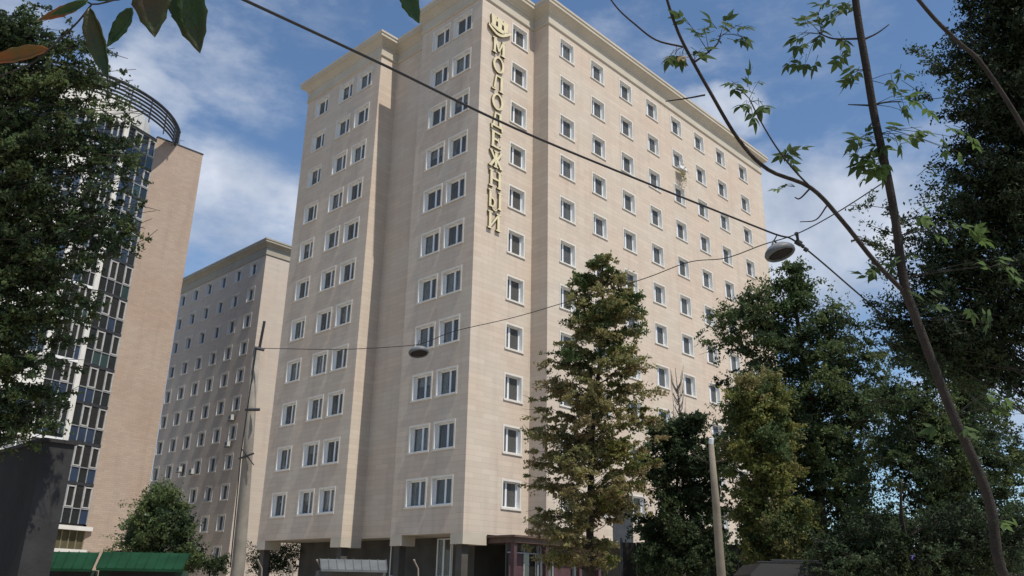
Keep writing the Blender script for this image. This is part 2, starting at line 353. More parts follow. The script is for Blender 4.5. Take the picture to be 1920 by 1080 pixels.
# recessed ground floor
gf = [(2.6, 1.8), (XF-.5, 1.8), (XF-.5, 18.6), (2.4, 18.6)]
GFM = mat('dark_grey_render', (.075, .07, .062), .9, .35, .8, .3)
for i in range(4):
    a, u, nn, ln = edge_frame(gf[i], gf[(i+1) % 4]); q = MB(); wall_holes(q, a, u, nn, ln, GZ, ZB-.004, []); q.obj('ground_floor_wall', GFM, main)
for y in (4.2, 8.4, 12.6, 16.3, 18.0):
    w = add_window(main, (2.598, y, GZ+3.3), -math.pi/2, 1.2, 2.1, .5, depth=-.02, trim=.08, pcurt=0)
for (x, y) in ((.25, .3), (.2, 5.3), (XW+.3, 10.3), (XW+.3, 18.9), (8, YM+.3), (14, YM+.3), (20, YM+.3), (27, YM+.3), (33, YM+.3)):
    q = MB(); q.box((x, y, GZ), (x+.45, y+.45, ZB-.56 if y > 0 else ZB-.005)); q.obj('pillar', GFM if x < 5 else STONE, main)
# thin dark panel low on the long face
q = MB(); q.box((10.9, YM-.03, ZB-.002), (12.9, YM-.004, -29.3)); q.obj('dark_panel', DGREY, main)

# hanging plant below a window of the long face
hp = thing('window_box_plant', 'dark straggly plant hanging below a window in the second row of the long sunlit face', 'plant', (6.827+3.354*4, YM-.35, -3.95))
q = MB(); q.box((-.45, -.14, -.02), (.45, .14, .22)); q.obj('planter', PVC, hp, loc=(0,0,0))

# ---- lettering: serif strokes built as extruded bars
def glyph(ch):
    B = []   # polygons in a 1 x 1 cell
    def bar(x0, y0, x1, y1, w=.17):
        d = Vector((x1-x0, y1-y0, 0)).normalized(); n = Vector((-d.y, d.x, 0))*w/2
        B.append([(x0+n.x, y0+n.y), (x0-n.x, y0-n.y), (x1-n.x, y1-n.y), (x1+n.x, y1+n.y)])
    def serif(x, y, w=.34): B.append([(x-w/2, y-.04), (x+w/2, y-.04), (x+w/2, y+.04), (x-w/2, y+.04)])
    def ring(cx, cy, rx, ry, wx=.17, wy=.10, a0=0, a1=360):
        n = 20
        for i in range(n):
            t0 = D2R(a0+(a1-a0)*i/n); t1 = D2R(a0+(a1-a0)*(i+1)/n)
            B.append([(cx+rx*math.cos(t0), cy+ry*math.sin(t0)), (cx+(rx-wx)*math.cos(t0), cy+(ry-wy)*math.sin(t0)), (cx+(rx-wx)*math.cos(t1), cy+(ry-wy)*math.sin(t1)), (cx+rx*math.cos(t1), cy+ry*math.sin(t1))])
    if ch == 'М':
        bar(.14, 0, .14, 1); bar(.86, 0, .86, 1, .19); bar(.16, 1, .5, .2, .16); bar(.84, 1, .5, .2, .1)
        for x in (.14, .86): serif(x, .04)
        serif(.12, .96, .3); serif(.88, .96, .3)
    elif ch == 'О': ring(.5, .5, .46, .52)
    elif ch == 'Л':
        bar(.78, 0, .78, 1, .19); bar(.34, .95, .20, .12, .12); bar(.3, .95, .8, .95, .1); serif(.78, .04); serif(.16, .04, .32)
    elif ch == 'Д':
        bar(.76, .16, .76, 1, .18); bar(.36, .95, .22, .16, .12); bar(.3, .95, .8, .95, .1); bar(.04, .14, .96, .14, .1); bar(.09, -.08, .09, .14, .1); bar(.91, -.08, .91, .14, .1)
    elif ch == 'Е':
        bar(.22, 0, .22, 1, .19); bar(.1, .95, .85, .95, .1); bar(.2, .5, .66, .5, .1); bar(.1, .05, .88, .05, .1); bar(.82, .8, .82, 1, .08); bar(.85, 0, .85, .22, .08); bar(.63, .38, .63, .62, .08)
    elif ch == 'Ж':
        bar(.5, 0, .5, 1, .18); bar(.08, .98, .42, .5, .14); bar(.92, .98, .58, .5, .14); bar(.06, .02, .44, .52, .16); bar(.94, .02, .56, .52, .16); serif(.5, .04); serif(.5, .96); serif(.08, .04, .24); serif(.92, .04, .24); serif(.1, .96, .2); serif(.9, .96, .2)
    elif ch in 'НЫЙ':
        if ch == 'Н':
            bar(.18, 0, .18, 1); bar(.82, 0, .82, 1); bar(.18, .5, .82, .5, .1)
            for x in (.18, .82): serif(x, .04); serif(x, .96)
        if ch == 'Ы':
            bar(.14, 0, .14, 1, .16); ring(.3, .28, .26, .28, .14, .09, -95, 95); bar(.14, .05, .34, .05, .09); bar(.14, .52, .34, .52, .09); bar(.88, 0, .88, 1, .16); serif(.88, .04, .28); serif(.88, .96, .28); serif(.12, .96, .3)
        if ch == 'Й':
            bar(.18, 0, .18, 1); bar(.82, 0, .82, 1); bar(.2, .12, .8, .9, .1); ring(.5, 1.24, .2, .16, .07, .07, 180, 360)
            for x in (.18, .82): serif(x, .04); serif(x, .96)
    return B
def extrude_polys(polys, sx, sz, y0, y1):
    """face and side as one mesh; each stroke a hair deeper than the last so no faces are coplanar"""
    mb = MB()
    for k, p in enumerate(polys):
        yy = y0-.0012*(k % 9); pts = [(x*sx, z*sz) for x, z in p]
        if sum(pts[i][0]*pts[(i+1) % len(pts)][1]-pts[(i+1) % len(pts)][0]*pts[i][1] for i in range(len(pts))) < 0: pts.reverse()
        mb.face([(x, yy, z) for x, z in pts], 0)
        for i in range(len(pts)):
            a, b = pts[i], pts[(i+1) % len(pts)]; mb.quad((a[0],yy,a[1]), (a[0],y1,a[1]), (b[0],y1,b[1]), (b[0],yy,b[1]), 1)
    return mb
txt = 'МОЛОДЕЖНЫЙ'
ztop, zbot = -1.35, -14.95
step = (ztop-zbot)/10
for i, ch in enumerate(txt):
    lh = step*.84; mb = extrude_polys(glyph(ch), 1.10, lh, -.15, -.03)
    o = mb.obj('letter', [GOLD, GOLDD], main, loc=(.94, 0, ztop-step*i-lh+(-.06 if ch == 'Й' else 0)-GZ)); 
# emblem: open crown over a curved ribbon
em = MB(); pol = []
pol.append([(.15, .42), (1.35, .42), (1.35, .62), (.15, .62)])
for x in (.2, .75, 1.3): pol.append([(x-.16, .6), (x+.16, .6), (x+.24, 1.35), (x-.24, 1.35)])
pol.append([(.32, 1.0), (1.2, 1.0), (1.2, 1.22), (.32, 1.22)])
for i in range(14):
    t0 = i/14; t1 = (i+1)/14
    f = lambda t: (-.25+2.1*t, .34-.42*math.sin(math.pi*t*1.15)+.12*t)
    (xa, za), (xb, zb_) = f(t0), f(t1); pol.append([(xa, za), (xb, zb_), (xb, zb_+.2), (xa, za+.2)])
for i in range(12):
    t0 = i/12; t1 = (i+1)/12; f = lambda t: (-.05+1.7*t, .5-.2*math.sin(math.pi*t)+.02*t)
    (xa, za), (xb, zb_) = f(t0), f(t1); pol.append([(xa, za), (xb, zb_), (xb, zb_+.12), (xa, za+.12)])
extrude_polys(pol, 1.0, 1.0, -.17, -.03).obj('emblem', [GOLD, GOLDD], main, loc=(.72, 0, -1.1-GZ))

# ---- entrance porch in maroon metal
GFRM = mat('pale_door_frame', (.32,.32,.33), .6, .2, 2)
pr = thing('entrance_porch', 'maroon framed entrance porch with glazed doors under the corner of the beige block', 'porch', (5, -.6, GZ+.14))
q = MB(); q.box((1.9, -1.9, ZB-.42), (9.2, .5, ZB-.16)); q.box((1.7, -2.05, ZB-.16), (9.4, .5, ZB-.06)); q.obj('canopy', mat('brown_fascia', (.11, .07, .055), .7, .3, 2), pr)
for x in (1.95, 4.4, 7.2, 8.9):
    q = MB(); q.box((x, -1.8, GZ+.14), (x+.22, -1.55, ZB-.421)); q.obj('column', MAROON, pr)
for x0, x1, mt in ((2.2, 3.3, MAROON), (3.35, 4.35, GLASSD), (4.65, 5.6, GLASSD), (5.65, 7.15, MAROON), (7.45, 8.85, GLASSD)):
    q = MB(); q.box((x0, -1.2, GZ+.2), (x1, -1.16, ZB-.9)); q.obj('door_panel' if mt is GLASSD else 'wall_panel', mt, pr)
for x in (3.3, 4.4, 4.6, 5.6, 7.4):
    q = MB(); q.box((x-.03, -1.26, GZ+.16), (x+.03, -1.1, ZB-.44)); q.obj('door_frame', GFRM, pr)
q = MB(); q.box((2.2, -1.28, ZB-.92), (8.85, -1.08, ZB-.86)); q.obj('transom', GFRM, pr)
q = MB(); q.box((2.2, -1.0, GZ+.14), (8.8, -.95, ZB-.43)); q.obj('back_panel', DARKIN, pr)

# ---- grey block behind
GX, GY = 11.72, 45.4
gp = [(GX, GY), (GX+24, GY), (GX+24, GY+20), (GX, GY+20)]
gw = [(20-(47.74-GY+3.34*j), -2.21-3*i, 1.42, 1.45, .55, .13) for i in range(11) for j in range(5)]
gw += [(20-(47.74-GY+3.34*5), -2.21-3*i, 1.42, 1.45, .55, .13) for i in range(11)]
GXL = 0.0
grey = building('rear_apartment_block', 'greyer stone block with a plain sunlit end wall behind and left of the lettered block', gp, GZ, -1.1, {3: gw}, STONE2)
cornice(grey, gp, [(o*1.0, z-2.35) for o, z in CP], mt=mat('rear_cornice_stone', (.33, .30, .24), .8, .12, .6, .2))
GFR0 = mat('weathered_white_casing', (.42,.42,.41), .7, .25, 3)
for (px_, py_) in ((432, 783), (335, 880), (358, 884), (425, 832)):
    c = onx(px_, py_, GX-.35); q = thing('air_conditioner', {432: 'white air conditioner box on the grey rear block, highest one near its corner', 335: 'white air conditioner on the grey rear block, leftmost, above the green bush',
        358: 'white air conditioner on the grey rear block just right of the leftmost one', 425: 'white air conditioner on the grey rear block a floor below the highest one'}[px_], 'air conditioner', c)
    b = MB(); b.box((-.15, -.4, -.28), (.18, .4, .28)); b.obj('casing', GFR0, q, loc=(0,0,0))
    b = MB(); b.tube([(-.17, -.1, 0), (-.152, -.1, 0)], .2, 16); b.obj('fan_grille', DGREY, q, loc=(0,0,0))
    b = MB(); b.box((-.1, -.35, -.33), (.33, -.3, -.281)); b.box((-.1, .3, -.33), (.33, .35, -.281)); b.obj('bracket', DGREY, q, loc=(0,0,0))

# ---- tan apartment building with glazed loggias and a ring of rails on the roof
TY = 36.0; TZ = 2.0
tp = [(-5.3, TY), (-1.0, TY), (-1.0, TY+22), (-24, TY+22), (-24, 41.0), (-20.5, 37.6), (-17.2, 35.9), (-14.0, 34.9), (-11.0, 34.5), (-8.35, 34.9)]
tan = thing('loggia_apartment_block', 'tan brick apartment block with glazed white framed loggias and curved roof rails at the left', 'building', (-5.3, TY, GZ))
for i in range(5):
    a, u, nn, ln = edge_frame(tp[i], tp[(i+1) % 10]) if i < 4 else (None,)*4
    if a is not None:
        q = MB(); wall_holes(q, a, u, nn, ln, GZ, TZ+.4, []); q.obj('wall', TANB, tan)
q = MB(); q.box((-5.32, TY-.04, TZ+.4), (-.95, TY+.25, TZ+.52)); q.obj('roof_coping', DGREY, tan)
q = MB(); q.face([(p[0], p[1], TZ+.2) for p in tp]); q.obj('roof', CONC, tan)
BLUEG = mat('blue_spandrel_glass', (.03, .05, .09), .1, .3, .5, spec=.8); DKG = mat('dark_spandrel_glass', (.022, .026, .028), .1, .3, .5, spec=.7); GRNG = mat('green_spandrel_glass', (.03, .06, .06), .1, .3, .5, spec=.8)
GFR = mat('weathered_grey_frame', (.30,.31,.32), .6, .25, 3)
WHW = mat('white_painted_wall', (.62, .61, .58), .8, .12, 1)
facets = [(tp[i], tp[(i+1) % 10]) for i in range(4, 10)]
for fi, (pa, pb) in enumerate(facets):
    a, u, nn, ln = edge_frame(pa, pb)
    rz = math.atan2(u.y, u.x); T = Matrix.Translation(a) @ Matrix.Rotation(rz, 4, 'Z')
    def fb(mb, x0, x1, y0, y1, z0, z1): mb.box((x0, y0, z0), (x1, y1, z1), 0, T)
    q = MB(); fb(q, -.22, .22, -.06, .5, -31.0, TZ+.5); q.obj('pier', WHW, tan)
    near = fi == 5
    q = MB(); fb(q, .22, ln, .35, .4, GZ, TZ+.45); q.obj('loggia_back', DARKIN if near else WHW, tan)
    nz = 11
    for k in range(nz):
        zf = -31.0+3.0*k          # floor line
        cols = 4; x0 = .22; x1 = ln-.02; cw = (x1-x0)/cols
        if near or k % 2 == 0 or fi == 4:
            # glazing on the facade plane: lower spandrel panes then upper panes
            for c in range(cols):
                xa = x0+c*cw; mt = random.choice((DKG, DKG, DKG, BLUEG, GRNG))
                q = MB(); fb(q, xa+.03, xa+cw-.03, .05, .08, zf+.14, zf+1.18); q.obj('spandrel_pane', mt, tan)
                q = MB(); fb(q, xa+.03, xa+cw-.03, .05, .07, zf+1.26, zf+2.86); q.obj('pane', GLASSD if random.random() < .7 else DKG, tan)
                if c in (1, 3) and near or (not near and c == 2):   # opening sash, wide white frame
                    q = MB(); e = .09
                    fb(q, xa+.02, xa+e+.02, -.03, .045, zf+1.28, zf+2.84); fb(q, xa+cw-e-.02, xa+cw-.02, -.03, .045, zf+1.28, zf+2.84)
                    fb(q, xa+e+.02, xa+cw-e-.02, -.03, .045, zf+1.28, zf+1.37); fb(q, xa+e+.02, xa+cw-e-.02, -.03, .045, zf+2.75, zf+2.84); q.obj('sash', GFR0, tan)
            q = MB()
            for c in range(cols+1): fb(q, x0+c*cw-.028, x0+c*cw+.028, .0, .1, zf+.12, zf+2.9)
            q.obj('mullion', GFR, tan)
            q = MB(); fb(q, x0, x1, -.01, .11, zf+1.185, zf+1.25); q.obj('transom', GFR, tan)
            q = MB(); fb(q, x0, x1, .0, .12, zf+2.9, zf+3.12); q.obj('floor_band', PVC if not near else DGREY, tan)
        else:
            q = MB(); fb(q, x0, x1, -.25, .12, zf, zf+1.2); q.obj('balcony_parapet', WHW, tan)
            q = MB(); fb(q, x0, x1, -.25, .12, zf+2.85, zf+2.995); q.obj('balcony_slab', WHW, tan)
            for c in (1, 2, 3):
                q = MB(); fb(q, x0+c*cw-.04, x0+c*cw+.04, 0, .08, zf+1.2, zf+2.85); q.obj('balcony_post', PVC, tan)
    q = MB(); fb(q, -.3, ln+.35 if near else ln, -.35, .3, -31.35, -31.05); q.obj('ledge', WHW, tan)
    q = MB(); fb(q, 0, ln, .1, .3, GZ, -31.36); q.obj('wall', mat('olive_ground_floor_panels', (.09, .08, .045), .8, .4, 1.5), tan)
    for c in range(6):
        q = MB(); xx = ln*c/5; fb(q, xx-.03, xx+.03, .03, .098, -34.3, -31.36); q.obj('mullion', mat('dull_yellow_frame', (.22, .19, .11), .8, .2, 2), tan)
    q = MB(); fb(q, 0, ln+.2, -.3, .05, -32.95, -32.7); q.obj('ledge', WHW, tan)
# roof rails: an arc of five rails with posts
cx, cy, R_ = -10.8, 41.0, 8.75
for k in range(6):
    q = MB(); pts = [(cx+(R_)*math.cos(D2R(t)), cy+(R_)*math.sin(D2R(t)), TZ+.30+.345*k) for t in range(150, 333, 3)]
    q.tube(pts, .09 if k < 5 else .14, 6); q.obj('roof_rail', DGREY, tan)
for t in range(150, 333, 13):
    q = MB(); x = cx+R_*math.cos(D2R(t)); y = cy+R_*math.sin(D2R(t)); q.tube([(x, y, TZ-.2), (x, y, TZ+2.1)], .06, 6); q.obj('rail_post', DGREY, tan)
q = MB(); q.tube([(cx, cy, TZ), (cx, cy, TZ+2.2)], 6.2, 32); q.obj('penthouse_drum', WHW, tan)
q = MB(); q.tube([(-2.9, 37, TZ), (-2.9, 37, TZ+1.6)], .02, 5); q.tube([(-2.9, 37, TZ+1.5), (-2.5, 37, TZ+1.6)], .02, 5); q.obj('antenna', DGREY, tan)

# ------------------------------------------------------------------ trees
def leaf_mesh(name, P_, size, mt, aspect=.5, droop=0.0, norm_up=.0, tri=False):
    n = len(P_); a = rng.normal(size=(n,3)); a[:,2] -= droop; a /= np.linalg.norm(a, axis=1)[:,None]
    b = rng.normal(size=(n,3)); b[:,2] += 0; b -= a*(a*b).sum(1)[:,None]
    if norm_up:
        nn = rng.normal(size=(n,3))*.8; nn[:,2] += norm_up*2; b = np.cross(nn, a)
    b /= np.linalg.norm(b, axis=1)[:,None]+1e-9
    s = size*rng.uniform(.6, 1.3, n)[:,None]; c = np.cross(a, b)*s*.12
    V = np.stack([P_-a*s*.5, P_+b*s*aspect*.5+c, P_+a*s*.5, P_-b*s*aspect*.5+c], 1).reshape(-1, 3)
    me = bpy.data.meshes.new(name); me.vertices.add(4*n); me.vertices.foreach_set('co', V.astype(np.float32).ravel())
    me.loops.add(4*n); me.loops.foreach_set('vertex_index', np.arange(4*n, dtype=np.int32)); me.polygons.add(n)
    me.polygons.foreach_set('loop_start', np.arange(0, 4*n, 4, dtype=np.int32)); me.update(calc_edges=True); me.materials.append(mt); return me
def np3(v): return np.array((v.x, v.y, v.z))
def branchy(mb, a, b, r0_, r1_, jit=.12, n=5, sides=6):
    a = Vector(a); b = Vector(b); L_ = (b-a).length; pts = [a]
    for i in range(1, n):
        t = i/n; q = a.lerp(b, t)+Vector(rng.normal(size=3))*L_*jit*.35; q.z += L_*.10*math.sin(math.pi*t); pts.append(q)
    pts.append(b); pts = catmull(pts, 2); mb.tube(pts, [r0_+(r1_-r0_)*i/(len(pts)-1) for i in range(len(pts))], sides, cap=False); return pts
def make_tree(name, label, cat, trunk, tr, clumps, leaf, per, crown_mats, twig=.17, group=None, aspect=.5, droop=.3, bark=None, spray=14, limbr=.25, flat=.8, norm_up=0.0, sag=.12):
    """trunk: world points; clumps: (centre, radius, material index)"""
    bark = bark or BARK; root = thing(name, label, cat, trunk[0], group); base = Vector(trunk[0])
    pts = catmull(trunk, 5); mb = MB(); rr = [tr*(1-.85*i/(len(pts)-1)) for i in range(len(pts))]; mb.tube(pts, rr, 10)
    mb.obj('trunk', bark, root, smooth=True)
    br = MB(); buckets = [[] for _ in crown_mats]
    for (c, r, mi) in clumps:
        c = Vector(c)
        # limb leaves the trunk a little below the clump
        best = min(range(len(pts)), key=lambda i: (pts[i]-c).length + max(0, pts[i].z-c.z+.25*(Vector((pts[i].x-c.x, pts[i].y-c.y, 0)).length))*3)
        rb = max(.012, min(rr[best]*.55, r*limbr*.12)); limb = branchy(br, pts[best], c, rb, rb*.35)
        nt_ = max(4, int(spray)); tb = pts[best]; od = Vector((c.x-tb.x, c.y-tb.y, 0)); od = od.normalized() if od.length > 1e-3 else Vector((0,0,1))
        st_ = []; en_ = []
        for k in range(nt_):
            s_ = limb[int(len(limb)*(.40+.6*rng.random()))-1]
            d = Vector(rng.normal(size=3))*.85+od*.55; d.z = d.z*flat-sag; d.normalize(); e = s_+d*r*rng.uniform(.6, 1.55)
            if k % 2 == 0: br.tube([s_, (s_+e)/2+Vector((0,0,r*.05)), e], [rb*.30, rb*.2, rb*.08], 4, cap=False)
            st_.append(np3(s_)); en_.append(np3(e))
        st_ = np.array(st_); en_ = np.array(en_); idx = rng.integers(0, nt_, per); uu = rng.random(per)[:,None]**.7
        Pn = st_[idx]+(en_[idx]-st_[idx])*uu+rng.normal(size=(per,3))*np.array([1,1,.75])*r*twig*(.5+.6*uu)
        buckets[mi].append(Pn)
    br.obj('branches', bark, root)
    inv = -np.array(base)
    for mi, bk in enumerate(buckets):
        if not bk: continue
        A = np.concatenate(bk)+inv; me = leaf_mesh('crown', A, leaf, crown_mats[mi], aspect, droop, norm_up); o = link('crown', me, root, loc=(0,0,0))
    return root
def prof_clumps(prof, dist, n, rpx, mats_fn=None, holes=(), dscale=1.0, edge=.75):
    """prof: rows (y, x0, x1) of the crown's outline; the depth of the crown equals its width"""
    out = []; ys = [p[0] for p in prof]; tries = 0
    while len(out) < n and tries < n*30:
        tries += 1
        y = rng.uniform(ys[0], ys[-1]); xl = np.interp(y, ys, [p[1] for p in prof]); xr = np.interp(y, ys, [p[2] for p in prof])
        if rng.random() > (xr-xl)/max(p[2]-p[1] for p in prof)+.15: continue
        t = rng.uniform(-1, 1); x = (xl+xr)/2+t*(xr-xl)/2*(1 if edge else 1)
        x = min(max(x, xl+rpx*edge), xr-rpx*edge) if xr-xl > 2*rpx else (xl+xr)/2
        if any(((x-h[0])/h[2])**2+((y-h[1])/h[3])**2 < 1 for h in holes): continue
        hw = (xr-xl)/2*dist/FPX; dz = rng.uniform(-1, 1)*hw*math.sqrt(max(0, 1-t*t))*dscale
        rr = rpx*rng.uniform(.7, 1.35); out.append((P(x, y, dist+dz), rr*dist/FPX, mats_fn(x, y) if mats_fn else 0))
    return out
def leafmat(name, c1, c2, sc=.8, trans=.35): return mat(name, c1, .65, 0, sc, col2=c2, trans=trans, island=True, spec=.15)
L_OLIVE = leafmat('olive_leaves', (.20, .21, .085), (.24, .20, .09), trans=.45); L_RUST = leafmat('rusty_leaves', (.27, .20, .11), (.20, .19, .08), trans=.45)
L_GREEN = leafmat('green_leaves', (.07, .11, .045), (.11, .135, .05), trans=.4); L_DARK = leafmat('dark_leaves', (.036, .060, .030), (.058, .078, .034), trans=.35)
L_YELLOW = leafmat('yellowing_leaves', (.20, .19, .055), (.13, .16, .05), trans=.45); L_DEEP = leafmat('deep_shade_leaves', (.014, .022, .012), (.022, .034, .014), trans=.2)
L_PALE = leafmat('pale_green_leaves', (.075, .105, .045), (.05, .08, .03)); L_BRIGHT = leafmat('bright_green_leaves', (.10, .16, .03), (.065, .115, .025), trans=.45)
def gnd(x, d):      # ground point below the column x at distance d
    q = P(x, 1060, d); return Vector((q.x, q.y, GZ))

# 1 the linden in front of the long face
pf = [(478,1105,1150), (500,1090,1180), (535,1055,1205), (565,1045,1228), (600,1060,1225), (640,1030,1205), (680,1005,1228), (715,985,1242), (750,960,1255), (800,968,1258), (850,968,1255), (900,965,1250), (950,960,1225), (1000,962,1190), (1050,985,1180)]
fm = lambda x, y: (2 if rng.random() < .55 else 1) if (x > 1150 and y > 640 and rng.random() < .8) else (0 if rng.random() < .55 else (1 if y > 700 else 3))
tr1 = [gnd(1110, 26), P(1106,1000,26), P(1108,900,26), P(1112,800,26), P(1122,700,26), P(1130,600,26), P(1130,490,26)]
make_tree('linden_tree', 'tall narrow tree with olive and rust brown leaves in front of the long sunlit wall', 'tree', tr1, .14,
          prof_clumps(pf, 26, 240, 19, fm), .11, 340, [L_OLIVE, L_RUST, L_YELLOW, L_GREEN], bark=BARK, spray=11, limbr=.3, flat=.35, sag=.3, twig=.15)
# 2 dark green small tree between
pf = [(780,1245,1330), (820,1205,1375), (880,1175,1390), (950,1168,1390), (1010,1170,1385), (1062,1180,1385)]
make_tree('dark_small_tree', 'dark green low tree between the brown tree and the concrete pole', 'tree', [gnd(1265,30), P(1265,1000,30), P(1270,900,30), P(1275,810,30)], .12,
          prof_clumps(pf, 30, 115, 23), .14, 420, [L_DARK], spray=12)
# 3 broad green tree right of the block
pf = [(500,1455,1500), (540,1430,1550), (580,1300,1600), (640,1296,1665), (700,1290,1710), (780,1310,1700), (860,1340,1660), (950,1360,1660), (1060,1380,1650)]
tr3 = [gnd(1545,32), P(1540,1000,32), P(1535,900,32), P(1525,800,32), P(1510,700,32), P(1495,600,32), P(1480,520,32)]
make_tree('broad_green_tree', 'broad dark green tree standing at the right end of the long beige wall', 'tree', tr3, .26,
          prof_clumps(pf, 32, 300, 24, lambda x, y: 0 if rng.random() < .45 else 1, holes=((1345,760,30,35), (1560,745,22,14), (1590,830,26,14), (1500,905,12,26), (1340,660,20,15)), dscale=.6), .14, 420, [L_GREEN, L_DARK], spray=12)
# 4 yellowing tree in front of it
pf = [(690,1390,1440), (730,1345,1490), (800,1335,1510), (860,1335,1515), (930,1345,1525), (1000,1385,1540), (1062,1390,1550)]
make_tree('yellowing_tree', 'olive yellow bushy tree just right of the concrete pole', 'tree', [gnd(1440,25), P(1435,980,25), P(1425,860,25), P(1420,720,25)], .12,
          prof_clumps(pf, 25, 150, 22, lambda x, y: int(rng.integers(0, 3))), .11, 420, [L_YELLOW, L_OLIVE, L_GREEN], spray=12)
# 5 trees far right, behind
pf = [(570,1780,1840), (620,1690,1880), (670,1610,1920), (760,1590,1940), (840,1570,1950), (920,1560,1960), (1062,1540,1960)]
make_tree('airy_green_tree', 'airy mid green tree behind the leaning sapling at the right edge', 'tree', [gnd(1790,24), P(1790,1000,24), P(1795,850,24), P(1800,680,24)], .2,
          prof_clumps(pf, 24, 330, 24, lambda x, y: 0 if rng.random() < .5 else (1 if y < 800 and rng.random() < .5 else 2), holes=((1640,700,40,22), (1690,765,26,12), (1640,880,40,14), (1760,640,24,24), (1900,740,24,40), (1700,700,16,20))), .10, 330, [L_GREEN, L_PALE, L_DARK], spray=10)
# 6 big dark tree at the right, close
hol = ((1785,525,26,50), (1890,450,36,22), (1700,630,22,10), (1880,640,45,50), (1735,275,18,14), (1850,60,9,8), (1895,180,10,10), (1800,640,20,30))
pf = [(-160,1850,2080), (-40,1800,2080), (30,1780,2080), (90,1740,2080), (150,1740,2080), (220,1765,2080), (300,1750,2080), (370,1730,2080), (440,1720,2080), (500,1660,2060), (560,1600,2040), (620,1610,1960), (690,1680,1900)]
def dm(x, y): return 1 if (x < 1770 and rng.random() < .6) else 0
tr6 = [gnd(1985,12.5), P(1975,1000,12.5), P(1970,800,12.5), P(1965,560,12.6), P(1970,300,12.7), P(1975,0,12.8), P(1980,-140,12.8)]
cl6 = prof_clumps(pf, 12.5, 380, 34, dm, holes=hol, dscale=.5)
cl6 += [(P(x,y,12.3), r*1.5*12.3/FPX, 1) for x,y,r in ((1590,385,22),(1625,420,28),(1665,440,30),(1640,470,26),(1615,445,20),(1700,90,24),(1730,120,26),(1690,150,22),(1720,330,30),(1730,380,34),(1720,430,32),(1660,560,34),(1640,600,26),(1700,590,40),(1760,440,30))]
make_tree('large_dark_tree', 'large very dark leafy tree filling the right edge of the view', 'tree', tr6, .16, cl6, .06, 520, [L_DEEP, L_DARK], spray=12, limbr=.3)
# 7 shaded undergrowth, lower right
pf = [(840,1560,1700), (900,1540,1900), (980,1500,1960), (1062,1480,2000)]
make_tree('shaded_bushes', 'dark shaded thicket at street level in the lower right corner', 'bush', [gnd(1700,19), P(1700,1040,19), P(1690,960,19), P(1690,900,19)], .09,
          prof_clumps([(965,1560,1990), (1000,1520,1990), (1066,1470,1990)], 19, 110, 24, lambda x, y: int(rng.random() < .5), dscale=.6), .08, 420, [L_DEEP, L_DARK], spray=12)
# 8 left dark tree, trunk outside the frame
pf = [(20,-90,110), (70,-110,170), (110,-110,215), (160,-110,250), (210,-110,295), (260,-110,305), (330,-110,300), (400,-110,300), (450,-110,285), (500,-110,235), (560,-110,215), (620,-110,205), (700,-110,180), (760,-110,150), (830,-110,130)]
hol = ((60,190,20,14), (150,178,26,10), (118,340,14,16), (245,310,16,14), (215,490,20,14), (25,560,14,12), (60,640,16,14), (45,710,12,12), (118,700,12,24), (20,800,16,16), (50,85,12,7), (90,800,16,16), (175,545,14,12))
cl8 = prof_clumps(pf, 13.5, 420, 25, lambda x, y: 0 if rng.random() < .6 else 1, holes=hol, dscale=.35)
cl8 += [(P(x,y,13.3), r*13.3/FPX, 0) for x,y,r in ((285,215,26),(262,235,30),(290,265,26),(270,300,28),(285,345,26),(250,330,28),(292,395,26),(296,430,22),(272,455,26),(235,475,26),(255,130,20),(255,420,30),(240,440,30),(270,425,22),(230,400,30),(215,430,30),(225,380,40),(265,400,30),(285,410,18),(200,420,40),(240,110,22),(215,90,18),(250,150,18),(190,60,16),(130,90,22),(60,60,30),(20,120,34),(30,30,30),(90,20,22),(300,395,12),(245,270,20),(265,255,16))]
tr8 = [gnd(-120,13.5), P(-115,900,13.5), P(-110,700,13.5), P(-100,500,13.5), P(-90,300,13.5), P(-70,80,13.5)]
make_tree('dark_left_tree', 'dark leafy tree hanging into the view in front of the loggia block at the left', 'tree', tr8, .16, cl8, .07, 310, [L_DARK, L_GREEN], spray=11, limbr=.3, flat=.6)
# 9 round bush in front of the grey block
pf = [(918,285,325), (945,255,355), (980,225,372), (1020,210,380), (1062,205,380)]
make_tree('round_bush', 'round dense green bush in front of the grey rear block', 'bush', [gnd(300,27), P(300,1050,27), P(300,980,27), P(303,940,27)], .08,
          prof_clumps(pf, 27, 80, 22, lambda x, y: 0 if rng.random() < .6 else 1), .10, 420, [L_GREEN, L_DARK], spray=14)
# sparse growth before the lower wall, left of the porch
for (x, y, lab) in ((395, 1035, 'small scruffy bush between the green kiosk and the pole'),):
    make_tree('small_bush', lab, 'bush', [gnd(x,28), P(x,1060,28), P(x,y+8,28)], .04, [(P(x+rng.normal()*16, y+rng.normal()*12+14, 28+rng.normal()*.3), .3, 0) for _ in range(14)], .09, 160, [L_DARK], spray=8)
make_tree('overgrown_shrub', 'dark shrub growing beyond the open ground floor left of the beige wing', 'bush', [gnd(505,58), P(505,1060,58), P(508,1040,58)], .08,
          [(P(x, y, 58+rng.normal()*.6), .75, 0) for x in range(470, 575, 13) for y in (1026, 1044, 1060)], .14, 240, [L_DARK], spray=9)
